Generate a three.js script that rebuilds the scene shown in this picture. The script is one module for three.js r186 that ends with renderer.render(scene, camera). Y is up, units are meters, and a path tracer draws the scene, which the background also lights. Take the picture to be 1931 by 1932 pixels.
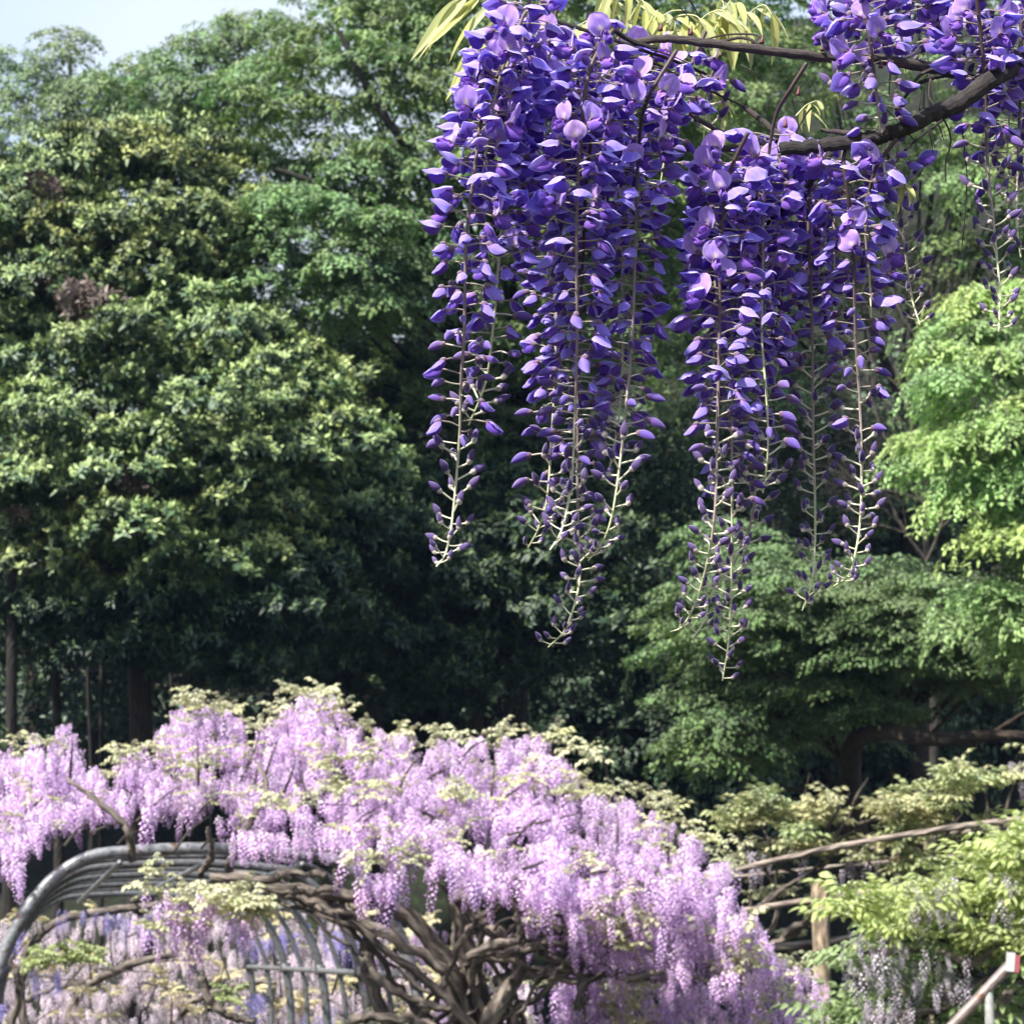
import * as THREE from 'three';
import { mergeGeometries } from 'three/addons/utils/BufferGeometryUtils.js';
import { ImprovedNoise } from 'three/addons/math/ImprovedNoise.js';

// ---------------------------------------------------------------- camera, sky, sun, exposure
const V = (x, y, z) => new THREE.Vector3(x, y, z);
const scene = new THREE.Scene();
const camera = new THREE.PerspectiveCamera(26, 1023 / 1024, 0.1, 600);
const PITCH = Math.atan(834 / 4182);
camera.position.set(0, 1.6, 0);
camera.rotation.x = PITCH;
camera.focus = 2.0;
camera.userData.fStop = 26;                       // a 3 mm wide phone lens
scene.add(camera);

const noise3 = new ImprovedNoise();
const fbm = (x, y, z, n = 4) => { let s = 0, a = 0.5, f = 1; for (let i = 0; i < n; i++) { s += a * noise3.noise(x * f, y * f, z * f); a *= 0.5; f *= 2.03; } return s; };

{ // sky: thin bright cloud over pale blue
  const w = 512, h = 256, data = new Float32Array(w * h * 4);
  for (let j = 0; j < h; j++) for (let i = 0; i < w; i++) {
    const el = ((j + 0.5) / h - 0.5) * Math.PI, az = ((i + 0.5) / w) * 2 * Math.PI;
    const x = Math.cos(el) * Math.cos(az), y = Math.sin(el), z = Math.cos(el) * Math.sin(az);
    const k = 1 / (Math.max(y, 0) + 0.25);
    const c = THREE.MathUtils.smoothstep(fbm(x * k * 1.6 + 7, y * 2, z * k * 1.6 + 3, 5), -0.42, 0.16);
    const up = Math.max(y, 0);
    const blue = [0.6 - 0.16 * up, 0.75 - 0.13 * up, 1.02 - 0.05 * up], white = [0.82, 0.9, 1.0];
    for (let n = 0; n < 3; n++) data[(j * w + i) * 4 + n] = 0.46 * (blue[n] * (1 - c) + white[n] * c);
    data[(j * w + i) * 4 + 3] = 1;
  }
  const t = new THREE.DataTexture(data, w, h, THREE.RGBAFormat, THREE.FloatType);
  t.mapping = THREE.EquirectangularReflectionMapping; t.magFilter = THREE.LinearFilter; t.minFilter = THREE.LinearFilter; t.needsUpdate = true;
  scene.background = t; scene.environment = t;
}
const sun = new THREE.DirectionalLight(new THREE.Color(1.0, 0.95, 0.86), 4.8);
const SUN = V(-0.46, 0.75, 0.5).normalize();
sun.position.copy(SUN).multiplyScalar(90).add(V(0, 6, -30)); sun.target.position.set(0, 6, -30);
sun.castShadow = true; sun.shadow.radius = 3; sun.shadow.mapSize.set(4096, 4096);
Object.assign(sun.shadow.camera, { left: -45, right: 45, top: 45, bottom: -45, near: 1, far: 220 });
scene.add(sun, sun.target);
const renderer = new THREE.WebGLRenderer({ antialias: true });
renderer.setSize(1023, 1024);
renderer.toneMapping = THREE.LinearToneMapping;
renderer.toneMappingExposure = 2.55;
renderer.shadowMap.enabled = true;

// ---------------------------------------------------------------- helpers
let seed = 1;
const reseed = (n) => { seed = n * 2654435761 >>> 0; };
const R = () => { seed = (seed + 0x6D2B79F5) >>> 0; let t = Math.imul(seed ^ (seed >>> 15), 1 | seed); t = (t + Math.imul(t ^ (t >>> 7), 61 | t)) ^ t; return ((t ^ (t >>> 14)) >>> 0) / 4294967296; };
const rr = (a, b) => a + (b - a) * R();
const clamp = THREE.MathUtils.clamp, lerp = THREE.MathUtils.lerp;
const sstep = THREE.MathUtils.smoothstep;
const camX = new THREE.Matrix4().makeRotationX(PITCH);
// a place in the world, given where it was measured in the survey frame (1931 units across a 26 degree field) and its distance
const P = (u, v, d) => V((u - 965.5) / 4182 * d, (966 - v) / 4182 * d, -d).applyMatrix4(camX).add(V(0, 1.6, 0));
const mixc = (a, b, t) => [a[0] + (b[0] - a[0]) * t, a[1] + (b[1] - a[1]) * t, a[2] + (b[2] - a[2]) * t];
const mulc = (a, k) => [a[0] * k, a[1] * k, a[2] * k];

class Build {                                     // collects vertices with colour and uv, then becomes one geometry
  constructor() { this.p = []; this.c = []; this.t = []; this.i = []; }
  v(x, y, z, c, u = 0, w = 0) { this.p.push(x, y, z); this.c.push(c[0], c[1], c[2]); this.t.push(u, w); return this.p.length / 3 - 1; }
  sheet(fn, na, nt, col) {
    const s = this.p.length / 3;
    for (let j = 0; j <= nt; j++) for (let i = 0; i <= na; i++) { const a = -1 + 2 * i / na, t = j / nt, q = fn(a, t); this.v(q[0], q[1], q[2], col(a, t), a, t); }
    for (let j = 0; j < nt; j++) for (let i = 0; i < na; i++) { const k = s + j * (na + 1) + i; this.i.push(k, k + 1, k + na + 2, k, k + na + 2, k + na + 1); }
    return this;
  }
  tube(pts, rad, sides, col, ribs = 0, cap = true) {
    const s = this.p.length / 3, n = pts.length; let len = 0;
    let side = Math.abs(pts[1].clone().sub(pts[0]).normalize().y) > 0.9 ? V(1, 0, 0) : V(0, 1, 0);
    for (let j = 0; j < n; j++) {
      const tg = pts[Math.min(j + 1, n - 1)].clone().sub(pts[Math.max(j - 1, 0)]).normalize();
      const a = side.clone().addScaledVector(tg, -side.dot(tg)).normalize(), b = tg.clone().cross(a); side = a;
      if (j) len += pts[j].distanceTo(pts[j - 1]);
      const r = rad(j / (n - 1));
      for (let k = 0; k <= sides; k++) {
        const th = k / sides * 2 * Math.PI, rk = r * (1 + ribs * (Math.sin(th * 3 + len * 6 / (r * 20 + 0.3)) * 0.6 + 0.5 * Math.sin(th * 5 - len * 3 + j)));
        const q = pts[j].clone().addScaledVector(a, Math.cos(th) * rk).addScaledVector(b, Math.sin(th) * rk);
        this.v(q.x, q.y, q.z, col(j / (n - 1)), k / sides * Math.max(1, Math.round(r * 6.28 / 0.25)) * 0.25, len);
      }
    }
    for (let j = 0; j < n - 1; j++) for (let k = 0; k < sides; k++) { const q = s + j * (sides + 1) + k; this.i.push(q, q + 1, q + sides + 2, q, q + sides + 2, q + sides + 1); }
    if (cap) for (const [j, f] of [[0, 1], [n - 1, 0]]) { const o = this.v(pts[j].x, pts[j].y, pts[j].z, col(j / (n - 1))); for (let k = 0; k < sides; k++) { const q = s + j * (sides + 1) + k; f ? this.i.push(o, q + 1, q) : this.i.push(o, q, q + 1); } }
    return this;
  }
  leaf(o, dir, up, len, wid, col, fold = 0.25, droop = 0.25) {   // a folded blade with a point, six faces
    const d = dir.clone().normalize(), s = d.clone().cross(up).normalize(), n = s.clone().cross(d).normalize();
    const at = (t, w, h) => o.clone().addScaledVector(d, t * len).addScaledVector(s, w * wid).addScaledVector(n, h * wid - droop * len * t * t);
    const put = (q, k) => this.v(q.x, q.y, q.z, mulc(col, k));
    const a = put(at(0, 0, 0), 0.9), l1 = put(at(0.33, -0.5, fold), 1), m1 = put(at(0.35, 0, 0), 1.06), r1 = put(at(0.33, 0.5, fold), 1), l2 = put(at(0.7, -0.36, fold * 0.7), 1), r2 = put(at(0.7, 0.36, fold * 0.7), 1), z = put(at(1, 0, 0), 0.97);
    this.i.push(a, m1, l1, a, r1, m1, l1, m1, l2, m1, r1, r2, m1, z, l2, m1, r2, z);
    return this;
  }
  geo(m) {
    const g = new THREE.BufferGeometry();
    g.setAttribute('position', new THREE.Float32BufferAttribute(this.p, 3)); g.setAttribute('color', new THREE.Float32BufferAttribute(this.c, 3)); g.setAttribute('uv', new THREE.Float32BufferAttribute(this.t, 2));
    g.setIndex(this.i); g.computeVertexNormals(); if (m) g.applyMatrix4(m); return g;
  }
}
const curve = (pts, n) => new THREE.CatmullRomCurve3(pts, false, 'centripetal').getPoints(n);
const used = new Map();
const numbered = (name) => { const k = used.get(name) ?? 0; used.set(name, k + 1); return k ? `${name}_${String(k).padStart(3, '0')}` : name; };
function tag(o, label, category, group) { o.userData = { label, category }; if (group) o.userData.group = group; return o; }
function thing(name, label, category, base, group) { const o = new THREE.Group(); o.name = numbered(name); o.position.copy(base); scene.add(o); o.updateMatrixWorld(true); return tag(o, label, category, group); }
function part(name, geo, mat, parent, world = true) {   // world: geometry was made in world places
  const m = new THREE.Mesh(geo, mat); m.name = name; m.castShadow = m.receiveShadow = true;
  if (world && parent.isGroup) geo.translate(-parent.position.x, -parent.position.y, -parent.position.z);
  parent.add(m); return m;
}
function structure(name, geo, mat) { const m = new THREE.Mesh(geo, mat); m.name = name; m.receiveShadow = m.castShadow = true; m.userData = { kind: 'structure' }; scene.add(m); return m; }
const dummy = new THREE.Object3D(), UPV = V(0, 1, 0);
function placed(q) {                                // the matrix of one cluster: its own up turned to q.up, spun by q.spin
  dummy.position.copy(q.p); dummy.quaternion.setFromUnitVectors(UPV, q.up ?? UPV);
  dummy.quaternion.multiply(new THREE.Quaternion().setFromAxisAngle(UPV, q.spin ?? rr(0, 6.283)));
  dummy.scale.setScalar(q.s ?? 1); dummy.updateMatrix(); return dummy.matrix;
}
function many(name, geos, mat, parent, list, stuff = true) { // clusters shared out over the variants of one geometry
  const made = [];
  geos.forEach((geo, k) => {
    const mine = list.filter((_, i) => i % geos.length === k); if (!mine.length) return;
    const im = new THREE.InstancedMesh(geo, mat, mine.length); im.name = name; im.castShadow = im.receiveShadow = true;
    mine.forEach((q, i) => {
      const rel = { ...q, p: parent.isGroup ? q.p.clone().sub(parent.position) : q.p };
      im.setMatrixAt(i, placed(rel)); im.setColorAt(i, new THREE.Color().setRGB(...(q.c ?? [1, 1, 1])));
    });
    if (stuff) im.userData = { kind: 'stuff' };
    parent.add(im); made.push(im);
  });
  return made;
}
function inside(poly, x, y) { let c = false; for (let i = 0, j = poly.length - 1; i < poly.length; j = i++) { const [a, b] = poly[i], [e, f] = poly[j]; if ((b > y) !== (f > y) && x < (e - a) * (y - b) / (f - b) + a) c = !c; } return c; }
function sampleIn(poly, n, gap = 0) {
  const xs = poly.map((p) => p[0]), ys = poly.map((p) => p[1]), x0 = Math.min(...xs), x1 = Math.max(...xs), y0 = Math.min(...ys), y1 = Math.max(...ys), out = [];
  for (let k = 0; out.length < n && k < n * 60; k++) { const x = rr(x0, x1), y = rr(y0, y1); if (inside(poly, x, y) && (!gap || out.every((q) => Math.hypot(q[0] - x, (q[1] - y) * 1.5) > gap))) out.push([x, y]); }
  return out;
}

// ---------------------------------------------------------------- textures and materials
function tex(n, fn, srgb, rep) {
  const d = new Uint8Array(n * n * 4);
  for (let j = 0; j < n; j++) for (let i = 0; i < n; i++) { const c = fn(i / n, j / n); for (let k = 0; k < 3; k++) d[(j * n + i) * 4 + k] = clamp(c[k], 0, 1) * 255; d[(j * n + i) * 4 + 3] = 255; }
  const t = new THREE.DataTexture(d, n, n); t.wrapS = t.wrapT = THREE.RepeatWrapping; t.magFilter = THREE.LinearFilter; t.minFilter = THREE.LinearMipmapLinearFilter; t.generateMipmaps = true;
  if (srgb) t.colorSpace = THREE.SRGBColorSpace; if (rep) t.repeat.set(...rep); t.needsUpdate = true; return t;
}
const loop2 = (u, v, su, sv, z, n) => { const a = u * 6.2832, b = v * 6.2832; return fbm(Math.cos(a) * su + 9, Math.sin(a) * su + Math.cos(b) * sv, Math.sin(b) * sv + z, n); };
const barkTex = tex(256, (u, v) => { const n = loop2(u, v, 3.2, 1.1, 4, 5), m = loop2(u, v, 1, 1, 30, 3); const k = 0.62 + 0.7 * n + 0.35 * m; return [k, k * (0.97 + 0.06 * m), k * 0.95]; }, true, [1, 0.8]);
const barkBump = tex(256, (u, v) => { const n = 0.5 + 0.8 * loop2(u, v, 3.6, 1.0, 4, 5); return [n, n, n]; }, false, [1, 0.8]);
const groundTex = tex(256, (u, v) => { const k = 0.6 + 0.8 * loop2(u, v, 3, 3, 8, 5); return [k * 0.95, k, k * 0.75]; }, true, [0.3, 0.3]);
const wearTex = tex(256, (u, v) => { const n = loop2(u, v, 2, 2, 50, 5), m = loop2(u, v, 6, 6, 70, 3), rust = clamp((n - 0.18) * 5, 0, 1); const k = 0.9 + 0.4 * m; return [k * (1 - 0.25 * rust), k * (1 - 0.42 * rust), k * (1 - 0.55 * rust)]; }, true, [1, 0.7]);
const std = (o) => new THREE.MeshStandardMaterial({ vertexColors: true, side: THREE.DoubleSide, ...o });
const phy = (o) => new THREE.MeshPhysicalMaterial({ vertexColors: true, side: THREE.DoubleSide, ...o });
const M = {
  petal: phy({ roughness: 0.86, transmission: 0.36, thickness: 0, sheen: 0.2, sheenRoughness: 0.5, sheenColor: new THREE.Color(0.5, 0.55, 1) }),
  stem: std({ roughness: 0.6 }),
  bark: std({ roughness: 0.9, map: barkTex, bumpMap: barkBump, bumpScale: 0.03 }),
  twigBark: std({ roughness: 0.85, map: (() => { const t = barkTex.clone(); t.repeat.set(14, 14); t.needsUpdate = true; return t; })(), bumpMap: (() => { const t = barkBump.clone(); t.repeat.set(14, 10); t.needsUpdate = true; return t; })(), bumpScale: 0.0012 }),
  glossy: std({ roughness: 0.52 }),
  leaf: phy({ roughness: 0.85, transmission: 0.42, thickness: 0 }),
  youngLeaf: phy({ roughness: 0.8, transmission: 0.5, thickness: 0 }),
  softPetal: phy({ roughness: 0.9, transmission: 0.42, thickness: 0 }),
  steel: std({ roughness: 0.4, metalness: 0.25, map: wearTex }),
  paint: std({ roughness: 0.5 }),
  ground: std({ roughness: 1, map: groundTex }),
};

scene.fog = new THREE.FogExp2(new THREE.Color(0.36, 0.56, 1.0), 0.00016);
// ---------------------------------------------------------------- ground and wooded bank
const bankHeight = (x, z) => { const t = (-50 - z) / 75; return t <= 0 ? 0 : (17 + 17 * sstep(x, -16, 12)) * Math.pow(Math.sin(Math.min(1, t * 1.9) * Math.PI / 2), 1.1) * (1 + 0.2 * Math.sin(x * 0.06 + 1)) + 2.2 * fbm(x * 0.12, t * 6, 2) - 0.6; };
{
  const b = new Build(), ring = 40;
  b.sheet((a, t) => [a * 260, 0, 40 - t * 340], 4, 4, () => [0.09, 0.08, 0.05]);
  const g = b.geo(); const p = g.attributes.position, uv = g.attributes.uv; for (let i = 0; i < p.count; i++) uv.setXY(i, p.getX(i), p.getZ(i));
  structure('ground', g, M.ground);
  const h = new Build();
  h.sheet((a, t) => { const x = a * 120, z = -50 - t * 75; return [x, bankHeight(x, z), z]; }, 90, 50, (a, t) => { const k = 0.8 + fbm(a * 60, t * 40, 1); return [0.02 * k, 0.03 * k, 0.012 * k]; });
  const hg = h.geo(); const hp = hg.attributes.position, hu = hg.attributes.uv; for (let i = 0; i < hp.count; i++) hu.setXY(i, hp.getX(i), hp.getZ(i));
  structure('hillside', hg, M.ground);
}

// ---------------------------------------------------------------- leaf clusters
reseed(11);
const dirOf = (az, el) => V(Math.cos(az) * Math.cos(el), Math.sin(el), Math.sin(az) * Math.cos(el));
function rosette(old, young, nYoung = 7, n = 11) {  // evergreen shoot: dark leaves spread below, pale new ones above
  const b = new Build();
  for (let k = 0; k < n; k++) b.leaf(V(rr(-0.06, 0.06), rr(-0.1, 0), rr(-0.06, 0.06)), dirOf(k * 2.4 + rr(-0.3, 0.3), rr(-0.45, 0.4)), UPV, rr(0.13, 0.2), rr(0.05, 0.07), mulc(old, rr(0.7, 1.25)), 0.2, 0.3);
  for (let k = 0; k < nYoung; k++) b.leaf(V(rr(-0.09, 0.09), rr(-0.02, 0.05), rr(-0.09, 0.09)), dirOf(k * 2.4 + rr(-0.6, 0.6), rr(-0.05, 1.25)), UPV, rr(0.07, 0.14), rr(0.032, 0.055), mulc(young, rr(0.75, 1.2)), 0.25, 0.15);
  return b.geo();
}
function spray(col, n = 20, size = 0.42, leafL = 0.085, leafW = 0.04, droop = 0.35) { // a twig tip with small leaves in a loose plane
  const b = new Build(), pts = [];
  for (let k = 0; k <= 4; k++) { const t = k / 4; pts.push(V(t * size, 0.12 * size * Math.sin(t * 2) - droop * size * t * t, rr(-0.02, 0.02))); }
  b.tube(pts, (t) => 0.006 * (1 - t) + 0.002, 3, () => [0.08, 0.07, 0.05], 0, false);
  for (let k = 0; k < n; k++) {
    const t = rr(0.1, 1), o = V(t * size, 0.12 * size * Math.sin(t * 2) - droop * size * t * t, 0), s = k % 2 ? 1 : -1;
    const q = o.clone().add(V(rr(-0.02, 0.02), rr(-0.05, 0.05), s * rr(0, 0.16) * size * 1.3));
    b.leaf(q, V(rr(0.2, 1), rr(-0.5, 0.25), s * rr(0.2, 1)), UPV, leafL * rr(0.75, 1.25), leafW * rr(0.8, 1.2), mulc(col, rr(0.7, 1.3)), 0.2, 0.25);
  }
  return b.geo();
}
function pinnate(col, n = 5, len = 0.2, leafL = 0.07, leafW = 0.032, droop = 0.5) {  // wisteria leaf: leaflets in pairs along a stalk
  const b = new Build(), at = (t) => V(t * len, 0.35 * len * Math.sin(t * 1.6) - droop * len * t * t, 0);
  const pts = []; for (let k = 0; k <= 4; k++) pts.push(at(k / 4));
  b.tube(pts, () => 0.0022, 3, () => mulc(col, 0.8), 0, false);
  for (let k = 0; k < n; k++) for (const s of [-1, 1]) { const t = 0.25 + 0.7 * k / (n - 1); b.leaf(at(t), V(0.55, -0.25 - droop * rr(0.2, 0.9), s), UPV, leafL * rr(0.8, 1.15), leafW, mulc(col, rr(0.82, 1.18)), 0.2, 0.3); }
  b.leaf(at(1), V(1, -0.7, 0), UPV, leafL * 1.1, leafW, col, 0.2, 0.3);
  return b.geo();
}
function leafTuft(col, k = 4, o = {}) { // several pinnate leaves from one bud
  const gs = []; for (let i = 0; i < k; i++) { const g = pinnate(mulc(col, rr(0.85, 1.15)), o.n ?? 4, (o.len ?? 0.17) * rr(0.8, 1.2), o.l ?? 0.065, o.w ?? 0.034, rr(0.3, 0.9)); g.rotateZ(rr(0.1, 0.9)); g.rotateY(i / k * 6.283 + rr(-0.5, 0.5)); gs.push(g); }
  return mergeGeometries(gs);
}
function farRaceme(len, wid, pal, n = 46) {  // a hanging flower spike as it looks some 15 m away: a stalk and small bent petals
  const b = new Build(), bend = rr(-0.06, 0.06);
  b.tube([V(0, 0, 0), V(bend * len * 0.4, -len * 0.5, 0), V(bend * len * 1.6, -len, 0)], (t) => 0.0022 * (1 - 0.5 * t), 3, () => [0.16, 0.13, 0.1], 0, false);
  for (let k = 0; k < n; k++) {
    const t = (k + rr(0, 1)) / n, az = k * 2.4, r = wid * (0.35 + 0.65 * Math.sin(Math.PI * Math.min(1, 0.22 + t * 0.78))) * rr(0.5, 1), y = -len * (0.04 + 0.96 * t);
    const o = V(Math.cos(az) * r + bend * len * t, y, Math.sin(az) * r), s = lerp(0.026, 0.012, t * t) * rr(0.8, 1.2);
    const c = mixc(pal[0], pal[1], clamp(t * 0.8 + rr(-0.25, 0.25), 0, 1)), d2 = dirOf(az + rr(-0.4, 0.4), rr(-0.9, -0.1));
    b.leaf(o, d2, UPV, s, s * 0.95, mulc(R() < 0.16 ? mixc(c, [0.85, 0.8, 0.86], 0.6) : c, rr(0.75, 1.2)), -0.45, 0.4);
    if (t < 0.75 && k % 2) b.leaf(o.clone().add(V(0, -0.003, 0)), dirOf(az, -1.1), V(Math.cos(az), 0.2, Math.sin(az)), s * 0.85, s * 0.5, mulc(pal[2], rr(0.8, 1.2)), 0.4, 0.1);
  }
  return b.geo();
}

// ---------------------------------------------------------------- trees
// crown: rounded boughs spread over an outline; shoots sit on the upper and outer side of every bough
function boughs(poly, n, rx, ry, d0, bulge, gap) {
  const xs = poly.map((p) => p[0]), ys = poly.map((p) => p[1]), cx = (Math.min(...xs) + Math.max(...xs)) / 2, cy = (Math.min(...ys) + Math.max(...ys)) / 2, hx = (Math.max(...xs) - Math.min(...xs)) / 2, hy = (Math.max(...ys) - Math.min(...ys)) / 2;
  return sampleIn(poly, n, gap).map(([u, v]) => {
    const q = Math.hypot((u - cx) / hx, (v - cy) / hy), d = d0 - bulge * Math.sqrt(Math.max(0, 1 - q * q)) + rr(-0.35, 0.35) * bulge, px = d / 4182, k = rr(0.7, 1.3);
    return { p: P(u, v, d), rx: rx * k * px, ry: ry * k * px * rr(0.8, 1.2), rz: rx * k * px };
  });
}
function shootsOn(list, per, o = {}) {
  const out = [];
  for (const L of list) {
    const tint = rr(0.82, 1.18), warm = rr(-1, 1) * (o.warm ?? 0.1);
    for (let k = 0; k < per; k++) {
      const dir = dirOf(rr(0, 6.283), Math.asin(rr(o.low ?? -0.35, 1))), r = R() < (o.fill ?? 0.25) ? rr(0.2, 0.8) : rr(0.82, 1.08);
      if (dir.z < -0.35 && R() < 0.6) continue;
      const wob = 1 + 0.35 * fbm(L.p.x + dir.x * 1.3, L.p.y + dir.y * 1.3, dir.z * 1.3 + L.p.z, 2) * 2;
      const p = V(L.p.x + dir.x * L.rx * r * wob, L.p.y + dir.y * L.ry * r * wob, L.p.z + dir.z * L.rz * r * wob);
      const up = dir.clone().lerp(UPV, o.rise ?? 0.45).normalize(), b = tint * rr(0.8, 1.2);
      out.push({ p, up, s: rr(0.75, 1.3) * (o.size ?? 1), c: [b * (1 + warm), b, b * (1 - warm)] });
    }
  }
  return out;
}
function limb(b, pts, r0, r1, col, n = 14, sides = 8) { b.tube(curve(pts, n), (t) => lerp(r0, r1, t), sides, () => col, 0.05); }
function tree(name, label, baseUV, o) {
  const base = P(baseUV[0], baseUV[1], baseUV[2]); base.y = o.ground ?? 0;
  const t = thing(name, label, 'tree', base, o.group), b = new Build(), col = o.bark ?? [0.09, 0.07, 0.055];
  const fork = P(...o.fork);
  limb(b, [base, base.clone().lerp(fork, 0.5).add(V(rr(-0.1, 0.1), 0, rr(-0.1, 0.1))), fork], o.r ?? 0.22, (o.r ?? 0.22) * 0.72, col);
  part('trunk', b.geo(), M.bark, t);
  for (const l of o.limbs ?? []) { const q = new Build(); limb(q, l.pts.map((c) => P(...c)), l.r, l.r * 0.35, l.col ?? col); part('limb', q.geo(), M.bark, t); }
  const all = [];
  for (const c of o.crowns) {
    const list = boughs(c.poly, c.n, c.rx, c.ry, c.d, c.bulge, c.gap ?? 0);
    many(c.name ?? 'crown', c.geos, c.mat, t, shootsOn(list, c.per, c));
    all.push(...list);
  }
  if (o.twigs) { // branches that reach from the limbs out to the boughs
    const q = new Build();
    for (const L of all) if (R() < o.twigs) { const m = fork.clone().lerp(L.p, 0.45).add(V(rr(-0.4, 0.4), rr(-0.5, 0.1), 0.2)); q.tube(curve([m, m.clone().lerp(L.p, 0.5).add(V(0, rr(-0.2, 0.25), 0)), L.p], 6), (s) => 0.045 - 0.034 * s, 5, () => col, 0, false); }
    const tw = part('branches', q.geo(), M.bark, t); tw.userData = { kind: 'stuff' };
  }
  return t;
}
reseed(21);
const ros = {
  ever: [0, 1, 2].map(() => rosette([0.06, 0.105, 0.05], [0.29, 0.37, 0.14], 17)),
  olive: [0, 1].map(() => rosette([0.065, 0.105, 0.045], [0.25, 0.31, 0.115], 15)),
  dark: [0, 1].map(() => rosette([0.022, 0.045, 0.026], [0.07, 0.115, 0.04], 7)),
};
const spr = {
  green: [0, 1, 2].map((k) => spray([[0.14, 0.24, 0.055], [0.17, 0.255, 0.055], [0.12, 0.235, 0.07]][k], 24, 0.5, 0.11, 0.05)),
  blue: [0, 1].map(() => spray([0.155, 0.28, 0.09], 24, 0.46, 0.1, 0.055)),
  pale: [0, 1].map(() => spray([0.15, 0.23, 0.085], 22, 0.6, 0.11, 0.05)),
  mid: [0, 1, 2].map(() => spray([0.11, 0.2, 0.05], 26, 0.5, 0.085, 0.042, 0.2)),
  lime: [0, 1, 2].map(() => spray([0.36, 0.52, 0.17], 28, 0.42, 0.085, 0.034, 0.6)),
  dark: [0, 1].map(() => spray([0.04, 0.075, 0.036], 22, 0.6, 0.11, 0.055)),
};
// the broad evergreen on the left
{
  const t = tree('evergreen_tree', 'broad domed evergreen with yellow-green shoot tips filling the left half behind the pink wisteria', [262, 1800, 42], {
    fork: [262, 1170, 42], r: 0.28, bark: [0.06, 0.038, 0.03], twigs: 0.3,
    limbs: [{ pts: [[262, 1180, 42], [300, 1110, 41.5], [390, 1040, 41.5], [430, 960, 41.2], [440, 900, 41]], r: 0.2 }, { pts: [[262, 1200, 42], [268, 1080, 41.4], [300, 980, 41], [310, 880, 40.6], [290, 780, 40.6]], r: 0.22 }, { pts: [[300, 960, 41], [330, 930, 40.7], [345, 905, 40.5], [400, 890, 40.4], [420, 870, 40.4]], r: 0.12 }, { pts: [[262, 1190, 42], [200, 1060, 41.5], [120, 980, 41.2], [60, 900, 41]], r: 0.16 }],
    crowns: [
      { poly: [[-110, 640], [30, 560], [190, 580], [330, 570], [480, 580], [600, 640], [710, 750], [705, 880], [650, 990], [560, 1080], [430, 1130], [250, 1160], [60, 1130], [-110, 1130]], n: 96, rx: 96, ry: 46, d: 43, bulge: 4, gap: 52, per: 64, geos: ros.ever, mat: M.glossy, warm: 0.08, size: 1.05 },
      { poly: [[-110, 360], [40, 330], [120, 270], [330, 250], [440, 320], [480, 450], [490, 610], [300, 620], [120, 620], [-110, 680]], n: 64, rx: 92, ry: 50, d: 45, bulge: 3, gap: 48, per: 64, geos: ros.olive, mat: M.glossy, warm: 0.12, size: 1.05 },
    ],
  });
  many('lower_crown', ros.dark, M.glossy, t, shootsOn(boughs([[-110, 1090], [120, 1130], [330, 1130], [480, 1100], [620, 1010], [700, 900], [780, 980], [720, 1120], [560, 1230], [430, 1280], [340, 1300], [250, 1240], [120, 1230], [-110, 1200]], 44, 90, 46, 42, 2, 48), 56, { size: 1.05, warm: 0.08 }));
  const dead = [];
  for (const [u, v, d, n, r] of [[160, 560, 39.6, 60, 0.42], [205, 575, 39.6, 40, 0.35], [90, 520, 41, 26, 0.4], [255, 912, 38.6, 16, 0.16], [40, 965, 38.8, 12, 0.16], [70, 350, 41, 26, 0.4]]) for (let k = 0; k < n; k++) dead.push({ p: P(u, v, d + 0.5).add(V(rr(-r, r), rr(-r, r) * 0.6, rr(-0.3, 0.3))), up: dirOf(rr(0, 6.3), rr(0, 1)), s: rr(0.6, 1.1) });
  many('dead_leaves', [rosette([0.09, 0.065, 0.055], [0.15, 0.11, 0.09], 5)], M.glossy, t, dead);
}
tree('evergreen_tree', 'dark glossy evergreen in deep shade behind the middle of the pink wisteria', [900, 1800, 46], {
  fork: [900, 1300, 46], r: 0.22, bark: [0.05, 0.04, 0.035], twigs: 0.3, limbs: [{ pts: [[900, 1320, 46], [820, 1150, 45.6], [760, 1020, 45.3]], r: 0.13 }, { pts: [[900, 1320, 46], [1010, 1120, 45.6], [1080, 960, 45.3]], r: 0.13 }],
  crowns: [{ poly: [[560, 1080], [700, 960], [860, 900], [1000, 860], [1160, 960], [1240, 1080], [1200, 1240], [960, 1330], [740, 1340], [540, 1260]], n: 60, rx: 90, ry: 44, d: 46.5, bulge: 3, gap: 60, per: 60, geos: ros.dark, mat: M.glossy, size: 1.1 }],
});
tree('evergreen_tree', 'tall shadowed evergreen rising between the domed evergreen and the bright green tree', [700, 1800, 49], {
  fork: [700, 1000, 49], r: 0.25, bark: [0.05, 0.04, 0.035], twigs: 0.2,
  crowns: [{ poly: [[430, 600], [560, 560], [760, 620], [1000, 760], [1250, 860], [1280, 1060], [1100, 1060], [700, 1060], [560, 960]], n: 60, rx: 95, ry: 50, d: 49.5, bulge: 3, gap: 60, per: 50, geos: [...ros.dark, ...spr.dark], mat: M.glossy, size: 1.15 }],
});
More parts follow.
